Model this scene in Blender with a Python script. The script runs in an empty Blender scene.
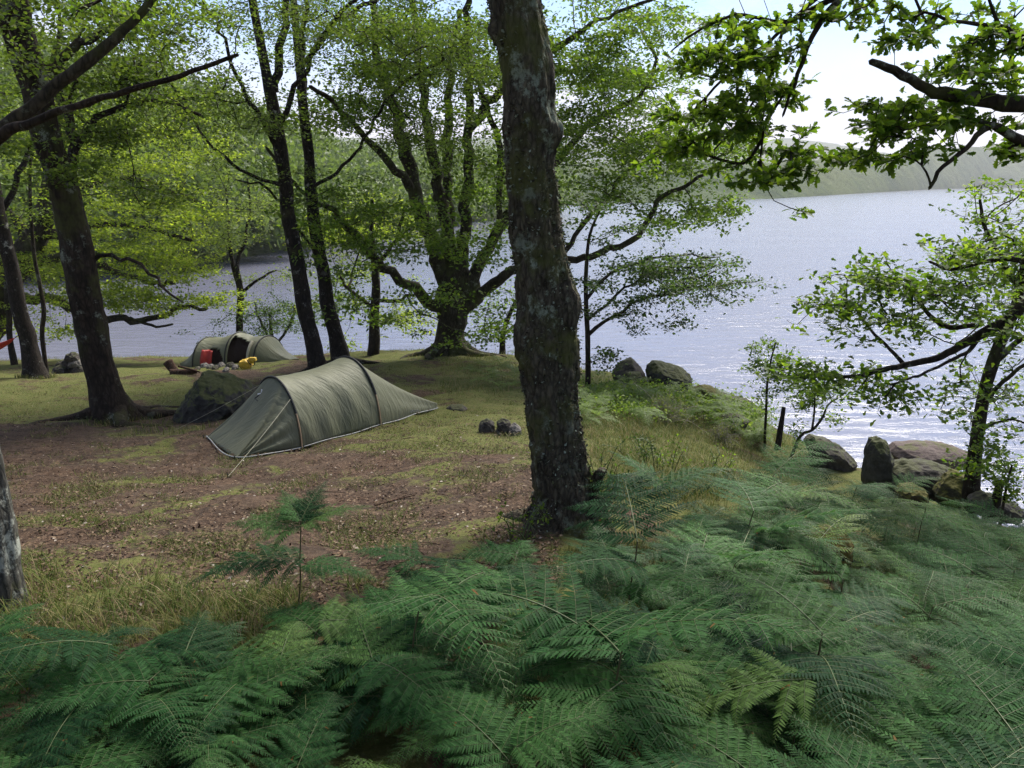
import bpy, math, random
import numpy as np
from mathutils import Vector, noise as mn

rng = np.random.default_rng(7)
random.seed(7)
SC = bpy.context.scene
COL = SC.collection
PI = math.pi
# ---------------------------------------------------------------- camera frame (lake surface is z = 0)
CAM_Z = 7.5
F_PX = 773.0
PITCH = math.radians(14.6)
CP, SP = math.cos(PITCH), math.sin(PITCH)

def W(px, py, Y):
    """world point at forward distance Y seen at a photo position"""
    u = (px - 512.0) / F_PX; v = (384.0 - py) / F_PX
    y = CP + v * SP; z = -SP + v * CP
    k = Y / y
    return np.array([u * k, Y, CAM_Z + z * k])

def proj(P):
    P = np.atleast_2d(P)
    x = P[:, 0]; y = P[:, 1]; z = P[:, 2] - CAM_Z
    d = y * CP - z * SP
    up = y * SP + z * CP
    d = np.where(d < 0.05, 0.05, d)
    return np.stack([512 + F_PX * x / d, 384 - F_PX * up / d, d], 1)

def rad_px(w, P):
    return 0.5 * w * float(proj(P)[0, 2]) / F_PX

# ---------------------------------------------------------------- mesh helpers
def mesh_np(name, V, polys, mats, parent=None, smooth=False, origin=None):
    """V (n,3); polys: list of (F array (m,k), material index)"""
    V = np.asarray(V, dtype=np.float64).reshape(-1, 3)
    if parent is not None and origin is None:
        origin = np.array(parent['_org']) if '_org' in parent else np.zeros(3)
    if origin is not None:
        V = V - np.asarray(origin)
    me = bpy.data.meshes.new(name)
    loops = []; starts = []; mi = []; tot = 0
    for F, m in polys:
        F = np.asarray(F, dtype=np.int64)
        if F.size == 0: continue
        n, k = F.shape
        loops.append(F.ravel()); starts.append(tot + np.arange(n) * k); mi.append(np.full(n, m)); tot += n * k
    loops = np.concatenate(loops); starts = np.concatenate(starts); mi = np.concatenate(mi)
    me.vertices.add(len(V)); me.vertices.foreach_set('co', V.astype(np.float32).ravel())
    me.loops.add(len(loops)); me.loops.foreach_set('vertex_index', loops.astype(np.int32))
    me.polygons.add(len(starts)); me.polygons.foreach_set('loop_start', starts.astype(np.int32))
    me.polygons.foreach_set('material_index', mi.astype(np.int32))
    if smooth: me.polygons.foreach_set('use_smooth', np.ones(len(starts), dtype=bool))
    for m in (mats if isinstance(mats, (list, tuple)) else [mats]): me.materials.append(m)
    me.update(calc_edges=True); me.validate()
    o = bpy.data.objects.new(name, me); COL.objects.link(o)
    if parent is not None: o.parent = parent
    return o

def tag(o, label=None, cat=None, group=None, kind=None):
    if label: o['label'] = label
    if cat: o['category'] = cat
    if group: o['group'] = group
    if kind: o['kind'] = kind
    return o

def thing(name, label, cat, org, group=None):
    o = bpy.data.objects.new(name, None); COL.objects.link(o)
    o.empty_display_size = 0.1
    o.location = tuple(float(a) for a in org)
    o['_org'] = [float(a) for a in org]
    return tag(o, label, cat, group)

def place_mesh(name, V, polys, mats, org, label, cat, group=None, smooth=False):
    """a thing that is one mesh, its origin at org"""
    o = mesh_np(name, V, polys, mats, None, smooth, origin=org)
    o.location = tuple(float(a) for a in org)
    return tag(o, label, cat, group)

class Acc:
    def __init__(s): s.V = []; s.F = {}; s.n = 0
    def add(s, V, F, m=0):
        V = np.asarray(V); F = np.asarray(F, dtype=np.int64)
        s.V.append(V); s.F.setdefault((F.shape[1], m), []).append(F + s.n); s.n += len(V)
    def polys(s): return [(np.concatenate(f), k[1]) for k, f in s.F.items()]
    def verts(s): return np.concatenate(s.V)
    def build(s, name, mats, parent=None, smooth=False, **kw):
        return mesh_np(name, s.verts(), s.polys(), mats, parent, smooth, **kw)

def resample(P, R, step):
    """Catmull-Rom through P with radii R"""
    P = np.asarray(P, float); R = np.asarray(R, float)
    if len(P) == 2: P = np.array([P[0], (P[0] + P[1]) / 2, P[1]]); R = np.array([R[0], R.mean(), R[1]])
    Q = np.vstack([2 * P[0] - P[1], P, 2 * P[-1] - P[-2]])
    out = []; rr = []
    for i in range(1, len(Q) - 2):
        L = np.linalg.norm(Q[i + 1] - Q[i]); n = max(1, int(math.ceil(L / step)))
        for t in np.arange(n) / n:
            t2 = t * t; t3 = t2 * t
            out.append(0.5 * (2 * Q[i] + (Q[i + 1] - Q[i - 1]) * t + (2 * Q[i - 1] - 5 * Q[i] + 4 * Q[i + 1] - Q[i + 2]) * t2 + (3 * Q[i] - Q[i - 1] - 3 * Q[i + 1] + Q[i + 2]) * t3))
            rr.append(R[i - 1] * (1 - t) + R[i] * t)
    out.append(P[-1]); rr.append(R[-1])
    return np.array(out), np.array(rr)

def tube(P, R, k=6, cap=True):
    P = np.asarray(P, float); n = len(P)
    R = np.broadcast_to(np.asarray(R, float), (n,))
    T = np.gradient(P, axis=0); T /= (np.linalg.norm(T, axis=1, keepdims=True) + 1e-9)
    ref = np.array([0, 0, 1.0]) if abs(T[0, 2]) < 0.8 else np.array([1.0, 0, 0])
    A = np.cross(T, ref); A /= (np.linalg.norm(A, axis=1, keepdims=True) + 1e-9)
    B = np.cross(T, A)
    th = np.arange(k) * 2 * PI / k
    V = P[:, None, :] + R[:, None, None] * (np.cos(th)[None, :, None] * A[:, None, :] + np.sin(th)[None, :, None] * B[:, None, :])
    V = V.reshape(-1, 3)
    i = np.arange(n - 1)[:, None] * k; j = np.arange(k)[None, :]; j2 = (j + 1) % k
    F = np.stack([i + j, i + j2, i + k + j2, i + k + j], -1).reshape(-1, 4)
    return V, F

def fbm(p, octv=4, h=0.9):
    return mn.fractal(Vector(p), h, 2.0, octv, noise_basis='PERLIN_ORIGINAL')

def noisy(V, scale, amp, seed=0, octv=3):
    """displace along own radial normals estimated by 3 noises"""
    V = np.array(V, float); o = seed * 13.7
    for q in range(len(V)):
        p = V[q] * scale
        V[q] += amp * np.array([fbm((p[0] + o, p[1], p[2]), octv), fbm((p[0], p[1] + 31 + o, p[2]), octv), fbm((p[0], p[1], p[2] + 57 + o), octv)])
    return V

# ---------------------------------------------------------------- materials
def new_mat(name):
    m = bpy.data.materials.new(name); m.use_nodes = True
    nt = m.node_tree; nt.nodes.clear()
    out = nt.nodes.new('ShaderNodeOutputMaterial')
    return m, nt, out

def N(nt, typ, ins=None, **props):
    n = nt.nodes.new(typ)
    for k, v in props.items(): setattr(n, k, v)
    if ins:
        for k, v in ins.items():
            if isinstance(v, bpy.types.NodeSocket): nt.links.new(v, n.inputs[k])
            else: n.inputs[k].default_value = v
    return n

def ramp(nt, fac, stops, interp='LINEAR'):
    n = nt.nodes.new('ShaderNodeValToRGB'); cr = n.color_ramp; cr.interpolation = interp
    while len(cr.elements) < len(stops): cr.elements.new(0.5)
    for e, (p, c) in zip(cr.elements, stops):
        e.position = p
        e.color = (c, c, c, 1) if isinstance(c, (int, float)) else (*c, 1)
    nt.links.new(fac, n.inputs[0])
    return n.outputs[0]

def mixc(nt, f, a, b, mode='MIX'):
    n = nt.nodes.new('ShaderNodeMix'); n.data_type = 'RGBA'; n.blend_type = mode
    for idx, v in ((0, f), (6, a), (7, b)):
        if isinstance(v, bpy.types.NodeSocket): nt.links.new(v, n.inputs[idx])
        elif idx == 0: n.inputs[0].default_value = v
        else: n.inputs[idx].default_value = (*v, 1)
    return n.outputs[2]

def math_(nt, op, a, b=None, c=None):
    n = nt.nodes.new('ShaderNodeMath'); n.operation = op
    for i, v in enumerate((a, b, c)):
        if v is None: continue
        if isinstance(v, bpy.types.NodeSocket): nt.links.new(v, n.inputs[i])
        else: n.inputs[i].default_value = v
    return n.outputs[0]

def noise_tex(nt, vec, scale, detail=4, rough=0.55, dist=0.0):
    n = N(nt, 'ShaderNodeTexNoise', {'Scale': scale, 'Detail': detail, 'Roughness': rough, 'Distortion': dist})
    if vec is not None: nt.links.new(vec, n.inputs['Vector'])
    return n.outputs['Fac']

def coords(nt, which='Object'):
    return N(nt, 'ShaderNodeTexCoord').outputs[which]

def geo(nt): return N(nt, 'ShaderNodeNewGeometry')

def leaf_mat(name, cols, trans=0.45, rough=0.55, tint=(1.25, 1.3, 0.55), spec=0.2):
    """cols: dark, mid, light leaf colours; each leaf gets its own by island"""
    m, nt, out = new_mat(name)
    g = geo(nt)
    c = ramp(nt, g.outputs['Random Per Island'], [(0.0, cols[0]), (0.5, cols[1]), (1.0, cols[2])])
    p = N(nt, 'ShaderNodeBsdfPrincipled', {'Base Color': c, 'Roughness': rough, 'Specular IOR Level': spec})
    tc = mixc(nt, 1.0, c, tint, 'MULTIPLY')
    tc = mixc(nt, 1.0, tc, (1.6, 1.6, 1.6), 'MULTIPLY')
    t = N(nt, 'ShaderNodeBsdfTranslucent', {'Color': tc})
    mx = N(nt, 'ShaderNodeMixShader', {0: trans, 1: p.outputs[0], 2: t.outputs[0]})
    nt.links.new(mx.outputs[0], out.inputs[0])
    return m

def bark_mat(name, dark, light, lichen=(0.30, 0.33, 0.27), lich=0.0, moss=(0.07, 0.085, 0.02), mossy=0.0, scale=1.0, bump=0.6):
    m, nt, out = new_mat(name)
    co = coords(nt)
    mp = N(nt, 'ShaderNodeMapping', {'Vector': co, 'Scale': (1, 1, 0.35)}).outputs[0]
    n1 = noise_tex(nt, mp, 14 * scale, 6, 0.7)
    n2 = noise_tex(nt, co, 2.2 * scale, 3, 0.6)
    vo = N(nt, 'ShaderNodeTexVoronoi', {'Vector': mp, 'Scale': 22 * scale}, feature='DISTANCE_TO_EDGE').outputs['Distance']
    c = ramp(nt, n1, [(0.3, dark), (0.72, light)])
    cr = ramp(nt, vo, [(0.0, 0.35), (0.25, 1.0)])
    c = mixc(nt, 0.8, c, cr, 'MULTIPLY')
    if mossy:
        nm = noise_tex(nt, co, 1.7 * scale, 4, 0.65)
        f = ramp(nt, nm, [(0.62 - 0.25 * mossy, 0.0), (0.72 - 0.2 * mossy, 0.8)])
        c = mixc(nt, f, c, moss)
    if lich:
        nl = noise_tex(nt, co, 4.0 * scale, 8, 0.78)
        f = ramp(nt, nl, [(0.60 - 0.14 * lich, 0.0), (0.66 - 0.14 * lich, 0.85)])
        sep = noise_tex(nt, co, 1.1, 2, 0.5)
        f = math_(nt, 'MULTIPLY', f, ramp(nt, sep, [(0.36, 0.1), (0.56, 1.0)]))
        nv = noise_tex(nt, co, 30, 3, 0.6)
        lc = mixc(nt, nv, tuple(0.55 * a for a in lichen), tuple(1.25 * a for a in lichen))
        c = mixc(nt, f, c, lc)
    h = math_(nt, 'ADD', math_(nt, 'MULTIPLY', n1, 0.8), math_(nt, 'MULTIPLY', cr, 0.5))
    b = N(nt, 'ShaderNodeBump', {'Strength': bump, 'Distance': 0.02, 'Height': h})
    p = N(nt, 'ShaderNodeBsdfPrincipled', {'Base Color': c, 'Roughness': 0.92, 'Specular IOR Level': 0.15, 'Normal': b.outputs[0]})
    nt.links.new(p.outputs[0], out.inputs[0])
    return m

def rock_mat(name, dark, light, moss=(0.06, 0.08, 0.02), mossy=0.5, up=0.35):
    m, nt, out = new_mat(name)
    co = coords(nt)
    n1 = noise_tex(nt, co, 5, 8, 0.65); n2 = noise_tex(nt, co, 22, 6, 0.7)
    c = ramp(nt, n1, [(0.3, dark), (0.7, light)])
    c = mixc(nt, 0.5, c, ramp(nt, n2, [(0.3, 0.35), (0.7, 1.2)]), 'MULTIPLY')
    if mossy:
        g = geo(nt); sz = N(nt, 'ShaderNodeSeparateXYZ', {0: g.outputs['Normal']}).outputs[2]
        s = math_(nt, 'ADD', math_(nt, 'MULTIPLY', sz, 0.5), math_(nt, 'MULTIPLY', noise_tex(nt, co, 2.5, 6, 0.7), 1.0))
        f = ramp(nt, s, [(1.05 - 0.6 * mossy - 0.01, 0.0), (1.15 - 0.6 * mossy, 0.9)])
        mc = mixc(nt, noise_tex(nt, co, 18, 4, 0.6), tuple(0.45 * a for a in moss), tuple(1.5 * a for a in moss))
        c = mixc(nt, f, c, mc)
    b = N(nt, 'ShaderNodeBump', {'Strength': 0.7, 'Distance': 0.03, 'Height': math_(nt, 'ADD', n1, math_(nt, 'MULTIPLY', n2, 0.5))})
    p = N(nt, 'ShaderNodeBsdfPrincipled', {'Base Color': c, 'Roughness': 0.85, 'Specular IOR Level': 0.25, 'Normal': b.outputs[0]})
    nt.links.new(p.outputs[0], out.inputs[0])
    return m

def plain_mat(name, col, rough=0.6, spec=0.4, var=0.15, nscale=9, bump=0.0, trans=0.0):
    m, nt, out = new_mat(name)
    co = coords(nt)
    n1 = noise_tex(nt, co, nscale, 5, 0.6)
    c = mixc(nt, n1, tuple(a * (1 - var) for a in col), tuple(a * (1 + var) for a in col))
    ins = {'Base Color': c, 'Roughness': rough, 'Specular IOR Level': spec}
    if bump: ins['Normal'] = N(nt, 'ShaderNodeBump', {'Strength': bump, 'Distance': 0.02, 'Height': n1}).outputs[0]
    p = N(nt, 'ShaderNodeBsdfPrincipled', ins)
    sh = p.outputs[0]
    if trans:
        t = N(nt, 'ShaderNodeBsdfTranslucent', {'Color': c})
        sh = N(nt, 'ShaderNodeMixShader', {0: trans, 1: sh, 2: t.outputs[0]}).outputs[0]
    nt.links.new(sh, out.inputs[0])
    return m

def island_mat(name, stops, rough=0.8, trans=0.0, spec=0.2):
    m, nt, out = new_mat(name)
    c = ramp(nt, geo(nt).outputs['Random Per Island'], stops)
    p = N(nt, 'ShaderNodeBsdfPrincipled', {'Base Color': c, 'Roughness': rough, 'Specular IOR Level': spec})
    sh = p.outputs[0]
    if trans:
        t = N(nt, 'ShaderNodeBsdfTranslucent', {'Color': c})
        sh = N(nt, 'ShaderNodeMixShader', {0: trans, 1: sh, 2: t.outputs[0]}).outputs[0]
    nt.links.new(sh, out.inputs[0])
    return m
# ================================================================ GROUND
_ctrl = []
def _c(px, py, Y, dz=0.0):
    p = W(px, py, Y); _ctrl.append((p[0], p[1], p[2] + dz))
for a in [(560, 525, 5.0), (10, 612, 3.6), (400, 540, 5.3), (200, 500, 6.9), (60, 500, 7.0), (302, 448, 10.0), (437, 408, 12.4), (236, 458, 9.3),
          (206, 438, 10.2), (380, 425, 11.2), (118, 420, 13.0), (35, 378, 18.0), (320, 372, 17.5), (450, 353, 22.0), (225, 364, 25.0),
          (100, 360, 26.5), (290, 356, 26.5), (0, 362, 27.5), (500, 430, 10.0), (650, 388, 16.0, -0.1), (650, 425, 12.0), (700, 470, 8.0, -0.1), (620, 480, 7.0),
          (740, 405, 15.0, -0.2), (800, 450, 12.3, -0.3), (900, 500, 9.2, -0.45), (1000, 515, 9.0, -0.5), (560, 385, 16.5), (570, 365, 20.0),
          (800, 600, 4.2, -0.55), (800, 700, 2.6, -0.5), (500, 600, 3.2, -0.3), (300, 590, 4.0), (950, 620, 4.4, -0.6), (950, 560, 6.4, -0.5)]:
    _c(*a)
for x, y, z in [(0, 0, 5.95), (-3, 0, 6.0), (3, 0, 5.85), (0, -4, 6.7), (-6, -3, 6.4), (6, -3, 6.0), (-6, 3, 5.3), (-12, 4, 5.0), (-14, 12, 4.0), (-20, 20, 2.4),
                (-28, 28, 1.0), (-30, 5, 5.5), (8, 3, 4.3), (10, 0, 4.0), (-22, -6, 7.5), (14, -6, 4.0)]:
    _ctrl.append((x, y, z))
_ctrl = np.array(_ctrl)
def _phi(r2): return 0.5 * r2 * np.log(r2 + 1e-9)
_n = len(_ctrl)
_K = _phi(((_ctrl[:, None, :2] - _ctrl[None, :, :2]) ** 2).sum(-1)) + np.eye(_n) * 1.5
_A = np.zeros((_n + 3, _n + 3)); _A[:_n, :_n] = _K
_A[:_n, _n] = 1; _A[:_n, _n + 1:] = _ctrl[:, :2]; _A[_n, :_n] = 1; _A[_n + 1:, :_n] = _ctrl[:, :2].T
_sol = np.linalg.solve(_A, np.concatenate([_ctrl[:, 2], [0, 0, 0]]))
_ex = np.array([-90, -40, -19, -11.8, -7.6, -1.6, 1.2, 3.3, 4.9, 5.8, 6.5, 7.3, 9.5, 13, 18, 40, 90])
_ey = np.array([44, 33, 28.5, 28.2, 27.2, 23.8, 20.8, 17.8, 16.0, 13.6, 12.0, 10.6, 8.5, 5, 0, -20, -60])
def edge_y(x): return np.interp(x, _ex, _ey)
def ground_z(X, Y):
    X = np.asarray(X, float); Y = np.asarray(Y, float); sh = X.shape
    x = X.ravel(); y = Y.ravel()
    ed = edge_y(x)
    yc = np.minimum(y, ed + 0.3); xc = np.clip(x, -30, 15); yc = np.clip(yc, -7, 30)
    out = np.empty(len(x))
    for s in range(0, len(x), 20000):
        a = xc[s:s + 20000]; b = yc[s:s + 20000]
        r2 = (a[:, None] - _ctrl[None, :, 0]) ** 2 + (b[:, None] - _ctrl[None, :, 1]) ** 2
        out[s:s + 20000] = _phi(r2) @ _sol[:_n] + _sol[_n] + a * _sol[_n + 1] + b * _sol[_n + 2]
    out += 0.05 * np.sin(x * 1.3 + 0.7 * np.sin(y * 0.9)) * np.sin(y * 1.1 + 1.0) + 0.018 * np.sin(x * 4.1 + y * 1.7) * np.sin(y * 3.7 - x)
    d = np.maximum(0, y - ed)
    out = out - 0.75 * d ** 1.15
    return np.maximum(out, -3.0).reshape(sh)
def gz(x, y): return float(ground_z(np.array([x]), np.array([y]))[0])
def G(px, py):
    """where the view ray through a photo position meets the ground"""
    Y = np.linspace(1.2, 34, 900)
    P = np.array([W(px, py, q) for q in Y])
    z = ground_z(P[:, 0], P[:, 1])
    hit = np.nonzero(P[:, 2] <= z)[0]
    i = hit[0] if len(hit) else len(Y) - 1
    return np.array([P[i, 0], P[i, 1], z[i]])

# mask: where the ground is bare earth (0) or grass (1); world-space blobs
_bare = [(G(140, 470), 3.2, 2.2, 1.0), (G(330, 500), 2.6, 1.9, 1.0), (G(250, 540), 1.6, 1.6, 1.0), (G(420, 520), 1.3, 1.3, 0.8), (G(60, 440), 3.0, 1.6, 0.8), (G(180, 430), 1.8, 1.8, .8),
         (G(300, 372), 2.2, 2.6, 0.9), (G(395, 380), 1.6, 1.2, 0.8), (G(480, 480), 0.9, 1.2, 0.6), (G(340, 470), 2.0, 0.8, 0.7), (G(215, 372), 2.0, 1.0, 0.6), (G(435, 375), 1.5, 1.5, .5)]
_green = [(G(60, 400), 3.0, 1.3, .7), (G(120, 370), 6, 3, 0.4), (G(390, 495), 0.5, 0.3, 0.9), (G(470, 440), 1.2, 1.4, 0.35), (G(100, 500), 0.8, 0.35, 0.7), (G(60, 600), 1.0, 1.0, 1.0),
          (G(640, 450), 3, 4, 1.0), (G(480, 365), 4, 5, 0.8), (G(420, 455), 0.6, 0.4, 0.7), (G(265, 472), 1.0, 0.28, 1.0), (G(90, 485), 1.3, .35, .9), (G(40, 520), .8, .25, .9), (G(180, 480), .7, .3, .6), (G(430, 470), .5, .5, .8), (G(500, 500), .4, .7, .7), (G(390, 540), .5, .25, .6), (G(170, 395), 1.5, 1.0, .8)]
def grass_mask(x, y):
    m = np.full(x.shape, 0.60)
    for p, a, b, k in _bare: m -= 0.52 * k * np.exp(-(((x - p[0]) / a) ** 2 + ((y - p[1]) / b) ** 2))
    for p, a, b, k in _green: m += 0.6 * k * np.exp(-(((x - p[0]) / a) ** 2 + ((y - p[1]) / b) ** 2))
    return np.clip(m, 0.24, 0.78)

def build_ground():
    def axis(lo, hi, n, c, s):
        a = math.asinh((lo - c) / s); b = math.asinh((hi - c) / s)
        return c + s * np.sinh(np.linspace(a, b, n))
    xs = axis(-90, 90, 330, 0, 6); ys = axis(-60, 60, 330, 7, 8)
    X, Y = np.meshgrid(xs, ys); Z = ground_z(X, Y)
    for (j, i) in np.ndindex(X.shape):
        if abs(X[j, i]) < 16 and -3 < Y[j, i] < 27:
            Z[j, i] += 0.06 * mn.noise(Vector((X[j, i] * 1.9, Y[j, i] * 1.9, 3.3))) + 0.03 * mn.noise(Vector((X[j, i] * 6, Y[j, i] * 6, 1.3)))
    V = np.stack([X, Y, Z], -1).reshape(-1, 3)
    n = len(xs); i = np.arange(len(ys) - 1)[:, None] * n; j = np.arange(n - 1)[None]
    F = np.stack([i + j, i + j + 1, i + j + n + 1, i + j + n], -1).reshape(-1, 4)
    m, nt, out = new_mat('forest_soil')
    at = N(nt, 'ShaderNodeAttribute', attribute_name='grass').outputs['Fac']
    co = coords(nt)
    n1 = noise_tex(nt, co, 0.9, 6, 0.62, 0.6); n2 = noise_tex(nt, co, 6, 8, 0.7); n3 = noise_tex(nt, co, 38, 5, 0.7)
    vo = N(nt, 'ShaderNodeTexVoronoi', {'Vector': co, 'Scale': 34}).outputs['Color']
    vs = N(nt, 'ShaderNodeSeparateColor', {0: vo}).outputs[0]
    soil = ramp(nt, n2, [(0.3, (0.028, 0.017, 0.012)), (0.5, (0.072, 0.046, 0.031)), (0.7, (0.135, 0.088, 0.060))])
    soil = mixc(nt, ramp(nt, n1, [(0.35, 0.0), (0.65, 0.6)]), soil, (0.062, 0.050, 0.040))
    soil = mixc(nt, ramp(nt, vs, [(0.9, 0.0), (0.94, 0.35)]), soil, (0.17, 0.12, 0.085))
    soil = mixc(nt, ramp(nt, vs, [(0.0, 0.6), (0.2, 0.0)]), soil, (0.02, 0.013, 0.01))
    gr = ramp(nt, n3, [(0.25, (0.035, 0.046, 0.012)), (0.55, (0.080, 0.100, 0.024)), (0.8, (0.15, 0.155, 0.045))])
    gr = mixc(nt, ramp(nt, n2, [(0.35, 0.0), (0.7, 0.55)]), gr, (0.16, 0.13, 0.06))
    f = math_(nt, 'ADD', at, math_(nt, 'MULTIPLY', math_(nt, 'SUBTRACT', n1, 0.5), 2.6))
    f = math_(nt, 'ADD', f, math_(nt, 'MULTIPLY', math_(nt, 'SUBTRACT', n2, 0.5), 1.0))
    f = ramp(nt, f, [(0.40, 0.0), (0.62, 1.0)])
    c = mixc(nt, f, soil, gr)
    h = math_(nt, 'ADD', n2, math_(nt, 'MULTIPLY', n3, 0.6)); h = math_(nt, 'ADD', h, math_(nt, 'MULTIPLY', vs, 0.35))
    b = N(nt, 'ShaderNodeBump', {'Strength': 0.9, 'Distance': 0.03, 'Height': h})
    p = N(nt, 'ShaderNodeBsdfPrincipled', {'Base Color': c, 'Roughness': 0.95, 'Specular IOR Level': 0.1, 'Normal': b.outputs[0]})
    nt.links.new(p.outputs[0], out.inputs[0])
    o = mesh_np('ground', V, [(F, 0)], m, smooth=True)
    a = o.data.attributes.new('grass', 'FLOAT', 'POINT'); a.data.foreach_set('value', grass_mask(V[:, 0], V[:, 1]).astype(np.float32))
    tag(o, kind='structure')
build_ground()

def build_water():
    m, nt, out = new_mat('lake_water')
    co = coords(nt)
    a = N(nt, 'ShaderNodeMapping', {'Vector': co, 'Scale': (0.55, 1.5, 1), 'Rotation': (0, 0, 0.25)}).outputs[0]
    n1 = noise_tex(nt, a, 1.1, 6, 0.62, 0.4)
    a2 = N(nt, 'ShaderNodeMapping', {'Vector': co, 'Scale': (0.07, 0.25, 1), 'Rotation': (0, 0, 0.1)}).outputs[0]
    n2 = noise_tex(nt, a2, 0.6, 3, 0.5)
    st = ramp(nt, n2, [(0.3, 0.55), (0.7, 1.0)])
    b = N(nt, 'ShaderNodeBump', {'Strength': st, 'Distance': 0.09, 'Height': n1})
    p = N(nt, 'ShaderNodeBsdfPrincipled', {'Base Color': (0.15, 0.155, 0.205, 1), 'Roughness': 0.14, 'IOR': 1.34, 'Normal': b.outputs[0]})  # pale lavender base colour stands in for bright sky reflection
    nt.links.new(p.outputs[0], out.inputs[0])
    V = np.array([(-2550, -200, 0), (2650, -200, 0), (2650, 2700, 0), (-2550, 2700, 0)], float)
    o = mesh_np('lake_water', V, [(np.array([[0, 1, 2, 3]]), 0)], m); tag(o, kind='structure')
build_water()

def hill(name, base, depth, heights, m, seg=420, rows=80, rough=6.0, fs=0.02):
    """base: shoreline world points (x,y); heights along it; rises away from the lake"""
    base = np.array(base, float); t = np.linspace(0, 1, len(base)); tt = np.linspace(0, 1, seg)
    bx = np.interp(tt, t, base[:, 0]); by = np.interp(tt, t, base[:, 1]); hh = np.interp(tt, t, heights)
    V = []
    for r in range(rows):
        s = r / (rows - 1)
        for i in range(seg):
            d = np.array([bx[i], by[i]]); d = d / np.linalg.norm(d)
            x = bx[i] + d[0] * depth * s; y = by[i] + d[1] * depth * s
            z = -2 + hh[i] * (math.sin(min(1, s * 1.15) * PI / 2) ** 0.8)
            z += rough * abs(mn.noise(Vector((x * fs, y * fs, 0)))) * (0.25 + s) + 0.45 * rough * abs(mn.noise(Vector((x * fs * 4, y * fs * 4, 5)))) * min(1, 4 * s)
            z += 0.2 * rough * abs(mn.noise(Vector((x * fs * 14, y * fs * 14, 9)))) * min(1, 8 * s)
            if s == 0: z = -2
            V.append((x, y, z))
    V = np.array(V); i = np.arange(rows - 1)[:, None] * seg; j = np.arange(seg - 1)[None]
    F = np.stack([i + j, i + j + 1, i + j + seg + 1, i + j + seg], -1).reshape(-1, 4)
    o = mesh_np(name, V, [(F, 0)], m, smooth=True); tag(o, kind='structure')
    return o
def woods_mat(name, a, b, sc):
    m, nt, out = new_mat(name)
    co = coords(nt); n1 = noise_tex(nt, co, sc, 8, 0.7); n2 = noise_tex(nt, co, sc * 0.12, 4, 0.6)
    c = mixc(nt, ramp(nt, n1, [(0.35, 0.0), (0.65, 1.0)]), a, b)
    c = mixc(nt, ramp(nt, n2, [(0.45, 0.0), (0.62, 0.6)]), c, (0.11, 0.13, 0.05))
    bp = N(nt, 'ShaderNodeBump', {'Strength': 1.0, 'Distance': 5.0, 'Height': n1})
    p = N(nt, 'ShaderNodeBsdfPrincipled', {'Base Color': c, 'Roughness': 0.95, 'Specular IOR Level': 0.05, 'Normal': bp.outputs[0]})
    nt.links.new(p.outputs[0], out.inputs[0]); return m
def SH(px, py):
    u = (px - 512) / F_PX; v = (384 - py) / F_PX; y = CP + v * SP; z = -SP + v * CP
    k = -CAM_Z / z; return (u * k, y * k)
WM = woods_mat('hillside_woods', (0.025, 0.045, 0.02), (0.07, 0.10, 0.035), 0.05)
hill('hills_far_shore', [SH(500, 206), SH(640, 203), SH(774, 199), SH(850, 194), SH(930, 189.5), SH(990, 187.8), SH(1060, 187.6), SH(1200, 187.6)], 350,
     [16, 17, 20, 30, 48, 72, 90, 100], WM, rough=9)
hill('mountain_beyond_lake', [(-1500, 1400), (-700, 1900), (100, 2100), (700, 2050), (1000, 2000), (1600, 1800), (2150, 1500)], 520, [90, 120, 135, 130, 75, 60, 60], WM, rough=22, fs=0.003)
# ================================================================ TREES
# leaf templates: local x along the leaf, y across, z fold; vertices and faces
def tmpl_simple():
    V = np.array([(0, 0, 0), (0.45, 0.30, 0.10), (1, 0, -0.08), (0.45, -0.30, 0.10)], float)
    return V, [np.array([[0, 2, 1], [0, 3, 2]])]
def tmpl_birch():
    V = np.array([(0, 0, 0), (0.3, 0.33, 0.07), (0.7, 0.2, 0.04), (1, 0, -0.08), (0.7, -0.2, 0.04), (0.3, -0.33, 0.07)], float)
    return V, [np.array([[0, 3, 2, 1], [0, 5, 4, 3]])]
def tmpl_margin(xs, ys, fold=0.3, curl=0.12):
    n = len(xs); mid = np.array([(x, 0, -curl * x * x) for x in xs]); up = np.array([(x + 0.03, y, fold * y - curl * x * x) for x, y in zip(xs, ys)])
    dn = up * np.array([1, -1, 1])
    V = np.vstack([mid, up[1:-1], dn[1:-1]]); q = []; t = []
    U = lambda i: n + i - 1
    D = lambda i: n + (n - 2) + i - 1
    for i in range(n - 1):
        if i == 0: t += [[0, 1, U(1)], [0, D(1), 1]]
        elif i == n - 2: t += [[i, n - 1, U(i)], [i, D(i), n - 1]]
        else: q += [[i, i + 1, U(i + 1), U(i)], [i, D(i), D(i + 1), i + 1]]
    return V, [np.array(q), np.array(t)] if q else [np.array(t)]
OAK = tmpl_margin([0, .10, .22, .30, .42, .50, .64, .73, .86, 1.0], [0, .03, .15, .08, .24, .14, .29, .17, .19, 0])
OAKMID = tmpl_margin([0, .25, .40, .62, .80, 1.0], [0, .17, .12, .29, .20, 0])
SIMPLE = tmpl_simple(); BIRCH = tmpl_birch()

def norm(a): return a / (np.linalg.norm(a, axis=-1, keepdims=True) + 1e-9)

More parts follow.
